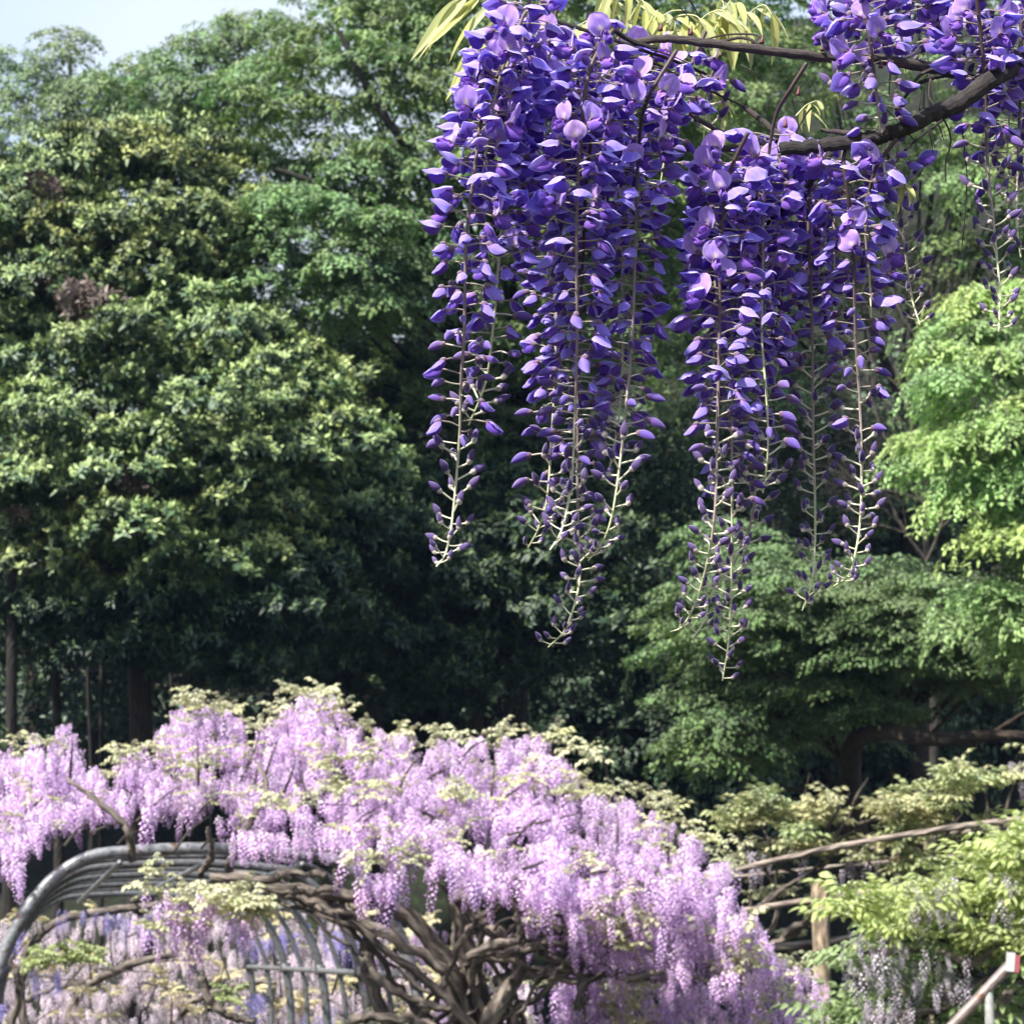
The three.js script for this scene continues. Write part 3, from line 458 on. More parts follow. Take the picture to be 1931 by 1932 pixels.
wisteria('pink_wisteria', 'billowing pale pink-lilac wisteria in full bloom over the grey arched tunnel', arbor0.clone().addScaledVector(AP, 2.3), {
  racemes: [{ geo: pinkGeo, mat: M.softPetal, mats: pinkMats }], leafGeo: paleLeaf,
  trunks: [
    { name: 'trunk', ground: 1, pts: [[880, 1990, 18.2], [860, 1860, 18.1], [800, 1760, 18], [720, 1700, 17.9], [640, 1690, 17.8], [500, 1670, 17.8]], r: 0.1, taper: 0.6 },
    { name: 'trunk', ground: 1, pts: [[930, 1990, 18.3], [905, 1880, 18.2], [880, 1790, 18.2], [860, 1700, 18.2], [850, 1620, 18.3]], r: 0.11, taper: 0.45 },
    { name: 'trunk', ground: 1, pts: [[900, 2000, 18], [940, 1900, 17.9], [985, 1830, 17.9], [930, 1760, 17.9], [880, 1700, 18], [840, 1640, 18.2]], r: 0.085, taper: 0.4 },
    { name: 'trunk', ground: 1, pts: [[760, 1990, 18], [720, 1900, 17.9], [690, 1820, 17.9], [700, 1750, 18]], r: 0.07, taper: 0.4 },
    { pts: [[470, 1665, 17.9], [560, 1690, 17.8], [640, 1720, 17.8], [740, 1770, 17.8], [840, 1830, 17.9]], r: 0.055, taper: 0.2 },
    { pts: [[690, 1800, 17.7], [720, 1850, 17.7], [790, 1890, 17.7], [850, 1905, 17.7]], r: 0.035, taper: 0.2 },
    { pts: [[660, 1925, 17.7], [700, 1918, 17.7], [780, 1925, 17.7], [840, 1950, 17.7]], r: 0.04, taper: 0.2 },
    { pts: [[860, 1700, 18.1], [940, 1640, 18], [1020, 1620, 18], [1110, 1600, 18.2]], r: 0.06, taper: 0.6 },
    { pts: [[900, 1810, 18], [990, 1790, 17.9], [1060, 1780, 17.9], [1150, 1775, 18]], r: 0.05, taper: 0.5 },
    { pts: [[930, 1850, 18], [1020, 1840, 17.8], [1100, 1850, 17.7], [1180, 1830, 17.7], [1290, 1850, 17.6]], r: 0.04, taper: 0.6 },
    { pts: [[850, 1640, 18.1], [800, 1600, 18.4], [760, 1540, 18.6], [745, 1490, 18.8]], r: 0.05, taper: 0.6 },
    { pts: [[430, 1640, 17.7], [460, 1570, 17.7], [500, 1500, 17.8], [490, 1440, 18.2]], r: 0.035, taper: 0.6 },
    { pts: [[250, 1620, 17.5], [240, 1560, 17.4], [180, 1510, 17.5], [130, 1470, 17.8]], r: 0.035, taper: 0.6 },
    { pts: [[380, 1650, 18], [400, 1600, 17.6], [390, 1560, 17.5]], r: 0.03, taper: 0.6 },
    { pts: [[860, 1690, 17.7], [930, 1690, 17.6], [1000, 1730, 17.6], [1080, 1760, 17.6]], r: 0.045, taper: 0.4 },
    { pts: [[1090, 1960, 18], [1100, 1860, 18], [1080, 1780, 18]], r: 0.05, taper: 0.3, ground: 1 },
    { pts: [[1180, 1850, 17.4], [1240, 1835, 17.4], [1300, 1840, 17.4], [1370, 1860, 17.4]], r: 0.028, taper: 0.6 },
    { pts: [[380, 1840, 18.4], [400, 1890, 18.4], [440, 1920, 18.4], [480, 1925, 18.4]], r: 0.035, taper: 0.3 },
  ],
  strands: [[15, [[760, 1980], [860, 1980], [930, 1980], [980, 1960]], [[560, 1690], [680, 1700], [760, 1660], [850, 1640], [930, 1680], [1020, 1720], [1100, 1780]], 18], [7, [[900, 1800], [1000, 1850], [1080, 1900]], [[1000, 1780], [1150, 1790], [1250, 1840], [1050, 1700]], 17.7], [4, [[420, 1655], [560, 1680]], [[700, 1720], [840, 1760], [620, 1650]], 17.7]],
  areas: [
    { poly: [[-90, 1420], [50, 1400], [70, 1368], [140, 1362], [165, 1430], [250, 1418], [292, 1385], [330, 1325], [425, 1325], [480, 1375], [532, 1340], [550, 1296], [622, 1302], [665, 1355], [760, 1380], [900, 1386], [1036, 1380], [1064, 1425], [1115, 1475], [1200, 1505], [1290, 1558], [1380, 1625], [1390, 1690], [1100, 1680], [960, 1640], [640, 1580], [560, 1530], [420, 1540], [330, 1525], [190, 1515], [100, 1560], [-90, 1600]], n: 4600, d: topD, spread: 0.7, seed: 1, leaves: 560, leafThin: 0.0, clump: 1, leafSize: 0.62 },
    { poly: [[-90, 1560], [60, 1560], [40, 1640], [-90, 1660]], n: 90, d: () => 17, spread: 0.3, seed: 2 },
    { poly: [[430, 1555], [640, 1560], [640, 1580], [440, 1580]], n: 44, d: () => 17.2, spread: 0.25, seed: 3 },
    { poly: [[640, 1580], [960, 1630], [1100, 1680], [1010, 1690], [820, 1640], [680, 1620]], n: 120, d: () => 17.3, spread: 0.3, seed: 3 },
    { poly: [[275, 1675], [330, 1665], [400, 1690], [480, 1700], [500, 1740], [400, 1740], [330, 1770], [250, 1740]], n: 120, d: () => 17, spread: 0.25, seed: 4, leaves: 10, leafThin: -1 },
    { poly: [[670, 1640], [760, 1640], [765, 1675], [690, 1670]], n: 34, d: () => 17, spread: 0.15, seed: 5, tint: [0.85, 0.72, 0.85] },
    { poly: [[960, 1640], [1380, 1680], [1440, 1740], [1470, 1820], [1350, 1850], [1150, 1800], [1000, 1740]], n: 640, d: () => 17.8, spread: 0.6, seed: 6, thin: -0.3, leaves: 60, leafThin: 0.05, tint: [0.93, 0.9, 0.95] },
    { poly: [[1040, 1840], [1150, 1800], [1350, 1850], [1480, 1800], [1560, 1830], [1560, 1990], [1060, 1990]], n: 640, d: () => 18.6, spread: 0.6, seed: 7, thin: -0.3, leaves: 60, leafThin: 0, tint: [0.95, 0.93, 0.97] },
    { poly: [[690, 1790], [760, 1750], [1000, 1760], [1060, 1900], [1000, 1990], [700, 1990]], n: 130, d: () => 21, spread: 0.6, seed: 8, leaves: 30, leafThin: 0 },
  ],
  tufts: [[60, 1408, 18.9, 7, 40], [205, 1415, 19.2, 16, 50], [270, 1410, 19.4, 14, 40], [350, 1318, 20, 12, 26], [390, 1325, 20, 12, 32], [430, 1335, 20, 10, 22], [500, 1355, 20, 14, 32], [545, 1302, 20.2, 8, 12], [570, 1308, 20.2, 8, 14], [618, 1308, 20.2, 12, 18], [700, 1375, 20, 10, 30], [780, 1385, 20, 14, 40], [860, 1390, 20, 16, 40], [940, 1388, 20, 16, 36], [1030, 1378, 20, 16, 34], [1090, 1420, 19.8, 12, 30], [1100, 1480, 19.5, 16, 36], [1170, 1500, 19.2, 20, 44], [1240, 1520, 19, 20, 44], [1290, 1560, 18.8, 16, 40], [1340, 1590, 18.6, 14, 36], [1380, 1620, 18.5, 10, 30], [640, 1345, 20.2, 8, 30], [300, 1650, 17, 8, 24], [380, 1680, 17, 10, 30], [440, 1690, 17, 14, 40], [480, 1700, 17, 10, 26], [700, 1625, 17, 14, 44], [790, 1615, 17.1, 10, 36], [600, 1500, 17.2, 16, 44], [530, 1520, 17.2, 12, 36], [420, 1430, 18.6, 18, 60], [650, 1440, 18.5, 16, 60], [740, 1500, 18, 12, 40], [900, 1500, 18.2, 18, 70], [1010, 1480, 18.6, 16, 60]],
  twigs: { n: 80, poly: [[0, 1500], [300, 1420], [900, 1440], [1250, 1600], [1300, 1850], [1000, 1800], [700, 1620], [100, 1600]], d: (u, v) => topD(u, v) - 0.1, r: 0.62 },
});
// farther wisteria seen through the arch
const BEIGE = [[0.78, 0.68, 0.76], [0.66, 0.53, 0.7], [0.54, 0.4, 0.62]];
const VIO = [[0.34, 0.3, 0.74], [0.25, 0.19, 0.64], [0.18, 0.12, 0.5]];
const beigeGeo = [0, 1, 2].map(() => farRaceme(rr(0.25, 0.4), rr(0.04, 0.055), BEIGE, 44)), violetGeo = [0, 1].map(() => farRaceme(rr(0.3, 0.42), rr(0.05, 0.06), VIO, 50));
const beigeLeaf = [0, 1].map(() => leafTuft([0.55, 0.5, 0.28], 4, { l: 0.08, w: 0.045 }));
wisteria('pale_wisteria', 'faded beige and yellow-leaved wisteria seen beyond the arched tunnel at the bottom left', P(200, 1990, 34).setY(0), {
  racemes: [{ geo: beigeGeo, mat: M.softPetal, mats: [[1, 1, 1], [0.85, 0.85, 0.85], [1.15, 1.1, 1.1]].map(tinted) }], leafGeo: beigeLeaf, solo: 200,
  trunks: [{ name: 'trunk', ground: 1, pts: [[120, 1990, 33], [150, 1880, 33], [220, 1830, 33], [330, 1800, 33]], r: 0.09 }, { pts: [[-20, 1960, 32.6], [60, 1880, 32.6], [160, 1850, 32.6]], r: 0.06 }, { pts: [[300, 1960, 32.6], [380, 1880, 32.6], [520, 1850, 32.6]], r: 0.06 }],
  areas: [{ poly: [[-90, 1730], [100, 1722], [420, 1700], [700, 1720], [1000, 1760], [1000, 2000], [-90, 2000]], n: 3000, d: (u, v) => 35.2 - (v - 1720) / 300 * 3.5, spread: 0.9, seed: 11, leaves: 300, leafThin: 0.05, clump: 2, leafSize: 1.0, size: 1.2 }],
  twigs: { n: 50, r: 0.8, poly: [[-90, 1760], [700, 1760], [700, 2000], [-90, 2000]], d: () => 32.4, col: [0.2, 0.17, 0.15] },
});
wisteria('violet_wisteria', 'blue-violet wisteria hanging in small patches far down the arched tunnel', P(200, 1990, 31).setY(0), {
  racemes: [{ geo: violetGeo, mat: M.softPetal, mats: [[1, 1, 1], [1.2, 1.2, 1.1]].map(tinted) }], leafGeo: [leafTuft([0.26, 0.31, 0.1], 4, { l: 0.08, w: 0.045 })], solo: 300,
  trunks: [{ name: 'trunk', ground: 1, pts: [[60, 1990, 31.5], [40, 1860, 31.5], [80, 1760, 31.5], [200, 1715, 31.5], [400, 1705, 31.5], [640, 1720, 31.5]], r: 0.08 }, { pts: [[20, 1960, 22], [34, 1880, 22], [30, 1830, 22], [14, 1790, 22]], r: 0.05, ground: 1 }],
  areas: [
    { poly: [[110, 1712], [300, 1708], [310, 1730], [110, 1735]], n: 60, d: () => 31.5, spread: 0.3, seed: 12 }, { poly: [[0, 1745], [45, 1745], [45, 1775], [0, 1775]], n: 22, d: () => 22, spread: 0.2, seed: 13 }, { poly: [[60, 1830], [120, 1825], [120, 1850], [70, 1850]], n: 22, d: () => 29, spread: 0.2, seed: 14 }, { poly: [[410, 1890], [500, 1860], [500, 1890], [420, 1910]], n: 22, d: () => 30, spread: 0.2, seed: 15 }, { poly: [[430, 1740], [640, 1730], [700, 1770], [600, 1790], [440, 1770]], n: 90, d: () => 31.5, spread: 0.3, seed: 16 }, { poly: [[560, 1910], [640, 1900], [640, 1930], [560, 1930]], n: 14, d: () => 30, spread: 0.2, seed: 17 }, { poly: [[-60, 1890], [10, 1880], [10, 1920], [-60, 1920]], n: 16, d: () => 24, spread: 0.2, seed: 18 },
  ],
  tufts: [[120, 1808, 29, 24, 40], [60, 1815, 29, 10, 30], [440, 1880, 30, 12, 26], [160, 1800, 29, 12, 30]], tuftSize: 1.3,
});

// ---------------------------------------------------------------- log trellis and its wisteria on the right
reseed(51);
{
  const base = P(1545, 1990, 23).setY(0), t = thing('wooden_trellis', 'weathered pole trellis with a log post to the right of the pink wisteria', 'trellis', base), wood = [0.62, 0.54, 0.48];
  const bar = (name, pts, r) => { const b = new Build(); b.tube(curve(pts.map((c) => P(...c)), 16), (s) => r * (1 + 0.06 * Math.sin(s * 40)), 10, (s) => mulc(wood, 0.9 + 0.15 * Math.sin(s * 23 + r * 900)), 0.03); part(name, b.geo(), M.bark, t); };
  const post = (u, v, d, r) => { const b = new Build(), top = P(u, v, d); b.tube([top.clone().setY(0), top.clone().lerp(top.clone().setY(0), 0.5), top], () => r, 12, () => [0.6, 0.5, 0.35], 0.02); part('post', b.geo(), M.bark, t); };
  post(1545, 1660, 22, 0.088); post(1688, 1590, 26, 0.05); post(1745, 1570, 27, 0.03);
  bar('rail', [[1380, 1645, 22.4], [1425, 1632, 22.3], [1590, 1595, 22], [1840, 1555, 21.6], [1990, 1538, 21.4]], 0.03);
  bar('rail', [[1400, 1718, 22.6], [1435, 1712, 22.5], [1535, 1697, 22.3], [1640, 1682, 22.1]], 0.034);
  bar('rail', [[1440, 1792, 22.8], [1465, 1787, 22.7], [1600, 1770, 22.5], [1720, 1752, 22.3]], 0.034);
  bar('rail', [[1600, 1688, 23], [1725, 1660, 22.8], [1785, 1645, 22.6], [1960, 1610, 22.3]], 0.03);
  bar('rail', [[1380, 1655, 26], [1560, 1636, 26], [1760, 1618, 26], [1990, 1600, 26]], 0.022);
  bar('rail', [[1640, 1600, 25], [1760, 1578, 25], [1990, 1545, 25]], 0.022);
}
const oliveLeaf = [0, 1, 2].map(() => leafTuft([0.42, 0.42, 0.24], 4, { l: 0.07, w: 0.042, len: 0.17, n: 3 }));
const greyRac = [0, 1].map(() => farRaceme(rr(0.25, 0.34), 0.045, [[0.42, 0.36, 0.44], [0.3, 0.22, 0.34], [0.22, 0.15, 0.28]], 40));
wisteria('olive_wisteria', 'olive-leaved wisteria with few flowers spread along the pole trellis', P(1480, 1990, 23.4).setY(0), {
  racemes: [{ geo: greyRac, mat: M.softPetal, mats: [tinted([1, 1, 1]), tinted([1.2, 1.15, 1.2])] }], leafGeo: oliveLeaf,
  trunks: [{ name: 'trunk', ground: 1, pts: [[1560, 1990, 23.3], [1510, 1830, 23.2], [1480, 1770, 23], [1540, 1730, 22.9], [1620, 1690, 22.8]], r: 0.05, taper: 0.5 }, { pts: [[1440, 1790, 23], [1500, 1760, 23], [1530, 1720, 22.8], [1580, 1700, 22.8], [1640, 1690, 22.6]], r: 0.035 }, { pts: [[1420, 1720, 23.1], [1470, 1680, 23], [1520, 1650, 22.9], [1580, 1600, 22.9]], r: 0.03 }, { pts: [[1430, 1790, 23.2], [1460, 1740, 23.2], [1455, 1660, 23.2], [1400, 1590, 23.2], [1390, 1540, 23.2]], r: 0.03 }, { pts: [[1600, 1680, 23], [1700, 1640, 23], [1800, 1640, 23], [1900, 1560, 23]], r: 0.035 }, { pts: [[1700, 1600, 23], [1760, 1540, 23], [1800, 1480, 23]], r: 0.03 }],
  areas: [
    { poly: [[1350, 1540], [1390, 1500], [1490, 1510], [1500, 1545], [1430, 1570], [1360, 1580]], d: () => 23.2, spread: 0.3, leaves: 28, leafThin: 0.0, clump: 3, leafTint: [1.1, 1.02, 0.9], leafTint2: [0.68, 0.85, 0.6] },
    { poly: [[1510, 1560], [1560, 1500], [1660, 1505], [1740, 1495], [1860, 1530], [1880, 1560], [1760, 1580], [1730, 1650], [1640, 1640], [1590, 1580], [1530, 1640], [1490, 1620]], d: () => 23, spread: 0.4, leaves: 82, leafThin: 0.0, clump: 3, leafTint: [1.1, 1.02, 0.9], leafTint2: [0.68, 0.85, 0.6] },
    { poly: [[1770, 1445], [1850, 1440], [1880, 1480], [1940, 1420], [2000, 1420], [2000, 1560], [1900, 1540], [1800, 1500]], d: () => 22.8, spread: 0.4, leaves: 48, leafThin: 0.0, clump: 3, leafTint: [1.1, 1.02, 0.9], leafTint2: [0.68, 0.85, 0.6] },
    { poly: [[1410, 1600], [1450, 1600], [1450, 1640], [1420, 1650]], n: 12, d: () => 22.8, spread: 0.2, seed: 21 }, { poly: [[1900, 1430], [1990, 1440], [1990, 1480], [1900, 1470]], n: 24, d: () => 22.5, spread: 0.3, seed: 22 }, { poly: [[1500, 1600], [1720, 1590], [1720, 1650], [1500, 1650]], n: 20, d: () => 22.8, spread: 0.3, seed: 23 },
    { poly: [[1380, 1580], [1500, 1590], [1560, 1680], [1500, 1790], [1420, 1700]], d: () => 23.6, spread: 0.4, leaves: 12, leafThin: -0.3, clump: 2 },
  ],
  twigs: { n: 60, poly: [[1380, 1560], [1700, 1540], [1900, 1560], [1700, 1680], [1420, 1780]], d: () => 23.2, col: [0.22, 0.19, 0.16] },
});
const limeLeaf = [0, 1, 2].map(() => leafTuft([0.41, 0.49, 0.16], 3, { l: 0.085, w: 0.036, len: 0.23, n: 4 }));
const whiteRac = [0, 1, 2].map(() => farRaceme(rr(0.24, 0.32), 0.04, [[0.6, 0.53, 0.62], [0.48, 0.4, 0.52], [0.38, 0.3, 0.42]], 32));
wisteria('lime_wisteria', 'lush lime-green wisteria with faded whitish flower spikes at the bottom right corner', P(1780, 1990, 14.4).setY(0), {
  racemes: [{ geo: whiteRac, mat: M.softPetal, mats: [tinted([1, 1, 1]), tinted([0.85, 0.82, 0.9]), tinted([1.2, 1.2, 1.2])] }], leafGeo: limeLeaf,
  trunks: [{ name: 'trunk', ground: 1, pts: [[1760, 1995, 14.6], [1730, 1930, 14.5], [1800, 1860, 14.3], [1890, 1800, 14.2], [1980, 1780, 14.2]], r: 0.05 }, { pts: [[1780, 1800, 13.7], [1830, 1818, 13.7], [1880, 1790, 13.8], [1960, 1780, 13.9]], r: 0.03 }, { pts: [[1630, 1925, 13.6], [1700, 1915, 13.6], [1780, 1900, 13.7], [1850, 1850, 13.8], [1931, 1830, 13.9]], r: 0.026 }, { pts: [[1850, 1990, 13.6], [1880, 1900, 13.7], [1935, 1850, 13.8], [1990, 1840, 13.9]], r: 0.04 }, { pts: [[1640, 1800, 14], [1720, 1790, 14], [1800, 1760, 14], [1900, 1700, 14]], r: 0.03 }],
  areas: [
    { poly: [[1590, 1690], [1680, 1640], [1780, 1660], [1850, 1600], [1931, 1575], [2000, 1570], [2000, 1780], [1860, 1790], [1740, 1760], [1640, 1790], [1590, 1740]], d: () => 14, spread: 0.6, leaves: 170, leafThin: -0.04, clump: 3, leafSize: 0.82 },
    { poly: [[1600, 1790], [1740, 1760], [2000, 1780], [2000, 2000], [1540, 2000], [1550, 1870]], d: () => 14.4, spread: 0.6, leaves: 150, leafThin: -0.02, clump: 2, leafSize: 0.85, leafTint: [0.6, 0.7, 0.8] },
    { poly: [[1580, 1760], [1660, 1730], [1720, 1790], [1730, 1850], [1600, 1850]], n: 66, d: () => 13.6, spread: 0.35, seed: 31, size: 0.62, thin: -1 }, { poly: [[1700, 1650], [1800, 1630], [1830, 1720], [1720, 1740]], n: 50, d: () => 13.6, spread: 0.3, seed: 32, size: 0.62, thin: -1 }, { poly: [[1700, 1780], [1830, 1780], [1830, 1870], [1720, 1880]], n: 46, d: () => 13.6, spread: 0.3, seed: 33, size: 0.6, thin: -1 }, { poly: [[1620, 1880], [1720, 1870], [1720, 1950], [1620, 1950]], n: 36, d: () => 13.6, spread: 0.3, seed: 34, size: 0.6, thin: -1 }, { poly: [[1860, 1640], [1960, 1620], [1960, 1720], [1870, 1720]], n: 22, d: () => 13.4, spread: 0.3, seed: 35, size: 0.6, thin: -1 },
  ],
  twigs: { n: 40, poly: [[1600, 1700], [2000, 1640], [2000, 2000], [1560, 2000]], d: () => 14.2, col: [0.1, 0.085, 0.07], r: 0.7 },
});
{ // handrail
  const D = 12, base = P(1862, 1990, D).setY(0), t = thing('handrail', 'sloping steel handrail with a white and red end plate at the bottom right corner', 'handrail', base), col = [0.27, 0.215, 0.2];
  let b = new Build(); b.tube([P(1690, 2044, D), P(1800, 1930, D), P(1902, 1822, D)], () => 0.029, 14, () => col); part('rail', b.geo(), M.steel, t);
  b = new Build(); const top = P(1863, 1868, D); b.tube([top.clone().setY(0), top], () => 0.025, 14, () => [0.5, 0.5, 0.48]); part('post', b.geo(), M.steel, t);
  b = new Build(); b.tube([top.clone().add(V(0, -0.002, 0)), top.clone().add(V(0, 0.02, 0)), top.clone().add(V(0, 0.024, 0))], (s) => s < 0.9 ? 0.03 : 0.022, 14, () => [0.6, 0.6, 0.58]); part('post_cap', b.geo(), M.steel, t);
  b = new Build(); b.tube([P(1864, 1866, D), P(1868, 1852, D)], () => 0.009, 8, () => [0.4, 0.4, 0.4]); part('bracket', b.geo(), M.steel, t);
  const plate = (u0, u1, v0, v1, c, name, dz) => { const a = P((u0 + u1) / 2, (v0 + v1) / 2, D - dz), g = new THREE.BoxGeometry((u1 - u0) * D / 4182, (v1 - v0) * D / 4182, 0.02); const n = g.attributes.position.count, cc = []; for (let i = 0; i < n; i++) cc.push(...c); g.setAttribute('color', new THREE.Float32BufferAttribute(cc, 3)); g.rotateZ(-0.12); g.translate(a.x, a.y, a.z); const m = part(name, g, M.paint, t); return m; };
  plate(1897, 1912, 1797, 1832, [0.45, 0.45, 0.45], 'end_plate', 0.05); plate(1912, 1921, 1802, 1834, [0.3, 0.07, 0.08], 'red_end_plate', 0.048);
}

// ---------------------------------------------------------------- the purple wisteria in front
reseed(61);
const C = { hoodTop: [0.22, 0.145, 0.7], hoodRim: [0.37, 0.28, 0.86], wing: [0.115, 0.035, 0.4], wingTop: [0.26, 0.09, 0.56], banner: [0.44, 0.26, 0.76], blotch: [0.72, 0.6, 0.5], calyx: [0.14, 0.06, 0.17], pedicel: [0.36, 0.31, 0.26], bud: [0.11, 0.045, 0.34], budDark: [0.07, 0.035, 0.16], budTop: [0.2, 0.13, 0.42], rachis: [0.06, 0.035, 0.035], tip: [0.58, 0.62, 0.36] };
function petalPath(L, phis, n) { const pts = [[0, 0, phis[0]]]; let x = 0, y = 0; for (let k = 1; k <= n; k++) { const t = (k - 0.5) / n * (phis.length - 1), i = Math.min(phis.length - 2, Math.floor(t)), ph = lerp(phis[i], phis[i + 1], t - i); x += Math.cos(ph) * L / n; y += Math.sin(ph) * L / n; pts.push([x, y, ph]); } return pts; }
function petal(b, L, W, phis, spread, shape, col, na = 8, nt = 8, crease = 0, ruffle = 0) {
  const ph0 = rr(0, 50); const path = petalPath(L, phis, nt);
  b.sheet((a, t) => { const [x, y, ph] = path[Math.round(t * nt)], w = W * shape(t), th = a * spread, k = Math.abs(spread) < 0.05 ? 1 : Math.sin(Math.abs(spread)); const z = w * (Math.abs(spread) < 0.05 ? a : Math.sin(th) / Math.sin(spread) ), drop = Math.sign(spread) * w * (1 - Math.cos(th)) + crease * W * (1 - Math.abs(a)) * Math.sin(t * 3.1) * -1; const rf = ruffle * fbm(a * 2.2 + ph0, t * 3, ph0, 2) * 2.4 * (0.3 + Math.abs(a)) + ruffle * 0.7 * sstep(t, 0.75, 1); return [x + Math.sin(ph) * drop - Math.sin(ph) * rf, y - Math.cos(ph) * drop + Math.cos(ph) * rf, z]; }, na, nt, col);
}
function pod(b, L, r, flat, phis, col, na = 8, nt = 7, shape = (t) => Math.pow(Math.sin(Math.PI * Math.pow(clamp(t * 0.97 + 0.03, 0, 1), 0.8)), 0.75), off = [0, 0]) { // closed body of the folded petals
  const path = petalPath(L, phis, nt);
  b.sheet((a, t) => { const [x, y, ph] = path[Math.round(t * nt)], w = r * shape(t), th = a * Math.PI, h = Math.cos(th) * w, z = Math.sin(th) * w * flat; return [x + off[0] - Math.sin(ph) * h, y + off[1] + Math.cos(ph) * h, z]; }, na, nt, col);
}
function floret(stage) {
  const b = new Build(), k = rr(0.9, 1.1), hue = rr(0.85, 1.15), vary = (c) => [c[0] * hue * rr(0.95, 1.05), c[1] * hue, c[2] * (2 - hue) * 0.5 + c[2] * 0.5];
  const noteEdge = (a) => Math.pow(Math.abs(a), 4), base = [0.3, 0.1, 0.46], val = rr(0.82, 1.2), streak = (a, t) => 1 + 0.09 * Math.sin(a * 17 + hue * 9) * Math.sin(t * 3);
  if (stage === 'hood') {
    const top = vary(C.hoodTop), rim = vary(C.hoodRim), w1 = rr(0.9, 1.15);
    petal(b, 0.0235 * k, 0.0102 * w1, [1.1, 0.35, -0.05, -0.3, rr(-0.6, 0.15)], rr(0.95, 1.3), (t) => Math.pow(Math.sin(Math.PI * clamp(0.1 + Math.pow(t, 0.85) * 0.89, 0, 1)), 0.8), (a, t) => mulc(mixc(mixc(mixc(base, top, sstep(t, 0, 0.4)), rim, t * 0.6), [0.55, 0.47, 0.9], noteEdge(a) * 0.85), val * streak(a, t)), 10, 9, 0, 0.0009);
    pod(b, 0.0165 * k, 0.0052 * k, 0.68, [-0.5, -0.2, 0.1, 0.5], (a, t) => mixc(vary(C.wing), C.wingTop, 0.5 * Math.pow(Math.cos(a * Math.PI) * 0.5 + 0.5, 2)), 8, 7, undefined, [0.0005, -0.0015]);
  } else if (stage === 'open') {
    const ban = vary(C.banner), w1 = rr(0.9, 1.12), tilt = rr(-0.2, 0.25);
    petal(b, 0.021 * k, 0.0112 * w1, [0.5, 1.15 + tilt, 1.55 + tilt, 1.75 + tilt, 1.9 + tilt], -rr(0.25, 0.6), (t) => Math.pow(Math.sin(Math.PI * clamp(Math.pow(0.05 + t * 0.925, 1.05), 0, 1)), 0.55), (a, t) => { const bl = clamp(1 - Math.hypot(a * 3.6, (t - 0.26) * 4), 0, 1); return mixc(mixc(mulc(ban, 0.8 + 0.25 * t), [0.58, 0.42, 0.86], noteEdge(a) * 0.8), C.blotch, Math.min(0.8, bl * 1.5)).map((x) => x * (0.9 + 0.1 * val) * streak(a, t) * (1 - 0.16 * Math.exp(-a * a * 60) * t)); }, 12, 10, 0.22, 0.0011);
    pod(b, 0.0165 * k, 0.005 * k, 0.75, [-0.75, -0.55, -0.2, 0.25], (a, t) => mixc(vary(C.wing), C.wingTop, 0.35 * (Math.cos(a * Math.PI) * 0.5 + 0.5)), 8, 7, undefined, [0.001, -0.002]);
    for (const s of [-1, 1]) { const q = new Build(); petal(q, 0.014 * k, 0.0045, [-0.5, -0.3, 0, 0.2], 0.7, (t) => Math.sin(Math.PI * clamp(0.12 + t * 0.82, 0, 1)), () => mulc(C.wingTop, rr(0.9, 1.1)), 4, 5); const g = q.geo(); g.rotateX(s * 1.1); g.translate(0.001, -0.001, s * 0.0035); merge(b, g); }
  } else if (stage === 'half') {
    const top = vary(mixc(C.hoodTop, C.wing, 0.25));
    petal(b, 0.0185 * k, 0.0062, [0.6, 0.25, 0, -0.15, -0.05], rr(1.35, 1.7), (t) => Math.pow(Math.sin(Math.PI * clamp(0.12 + t * 0.82, 0, 1)), 0.75), (a, t) => mulc(mixc(mixc(base, top, sstep(t, 0, 0.35)), [0.42, 0.33, 0.86], 0.4 * t + 0.45 * noteEdge(a)), val * streak(a, t)), 9, 8, 0, 0.0006);
    pod(b, 0.0165 * k, 0.0046 * k, 0.75, [-0.35, -0.1, 0.1, 0.35], (a, t) => mixc(vary(C.wing), C.wingTop, 0.35 * (Math.cos(a * Math.PI) * 0.5 + 0.5)), 8, 6, undefined, [0.0008, -0.001]);
  } else if (stage === 'bud') {
    pod(b, 0.0165 * k, 0.0037 * k, 0.8, [0.25, 0.1, -0.1, -0.1], (a, t) => mixc(vary(C.bud), vary(C.budTop), 0.6 * Math.pow(Math.cos(a * Math.PI) * 0.5 + 0.5, 1.5) + 0.2 * t), 8, 7);
  } else { // small closed bud
    pod(b, 0.0118 * k, 0.0029 * k, 0.85, [0.1, 0.05, 0, 0], (a, t) => mixc(vary(C.budDark), C.budTop, 0.5 * Math.pow(Math.cos(a * Math.PI) * 0.5 + 0.5, 2) * t + 0.12), 6, 6);
  }
  const cr = { hood: 0.0033, open: 0.0033, half: 0.0031, bud: 0.0029, small: 0.0023 }[stage];
  pod(b, cr * 2, cr, 1, [0.1, 0, 0, 0], (a, t) => stage === 'small' ? mixc([0.7, 0.66, 0.54], C.calyx, 0.1 + 0.5 * t) : mixc(mixc(C.calyx, C.pedicel, 0.4), C.calyx, t), 7, 4, (t) => [0.25, 0.75, 1, 0.98, 0.9][Math.round(t * 4)], [-cr * 0.7, 0]);
  return b.geo();
}
function merge(b, g) { const s = b.p.length / 3, p = g.attributes.position, c = g.attributes.color; for (let i = 0; i < p.count; i++) b.v(p.getX(i), p.getY(i), p.getZ(i), [c.getX(i), c.getY(i), c.getZ(i)]); for (const i of g.index.array) b.i.push(s + i); }
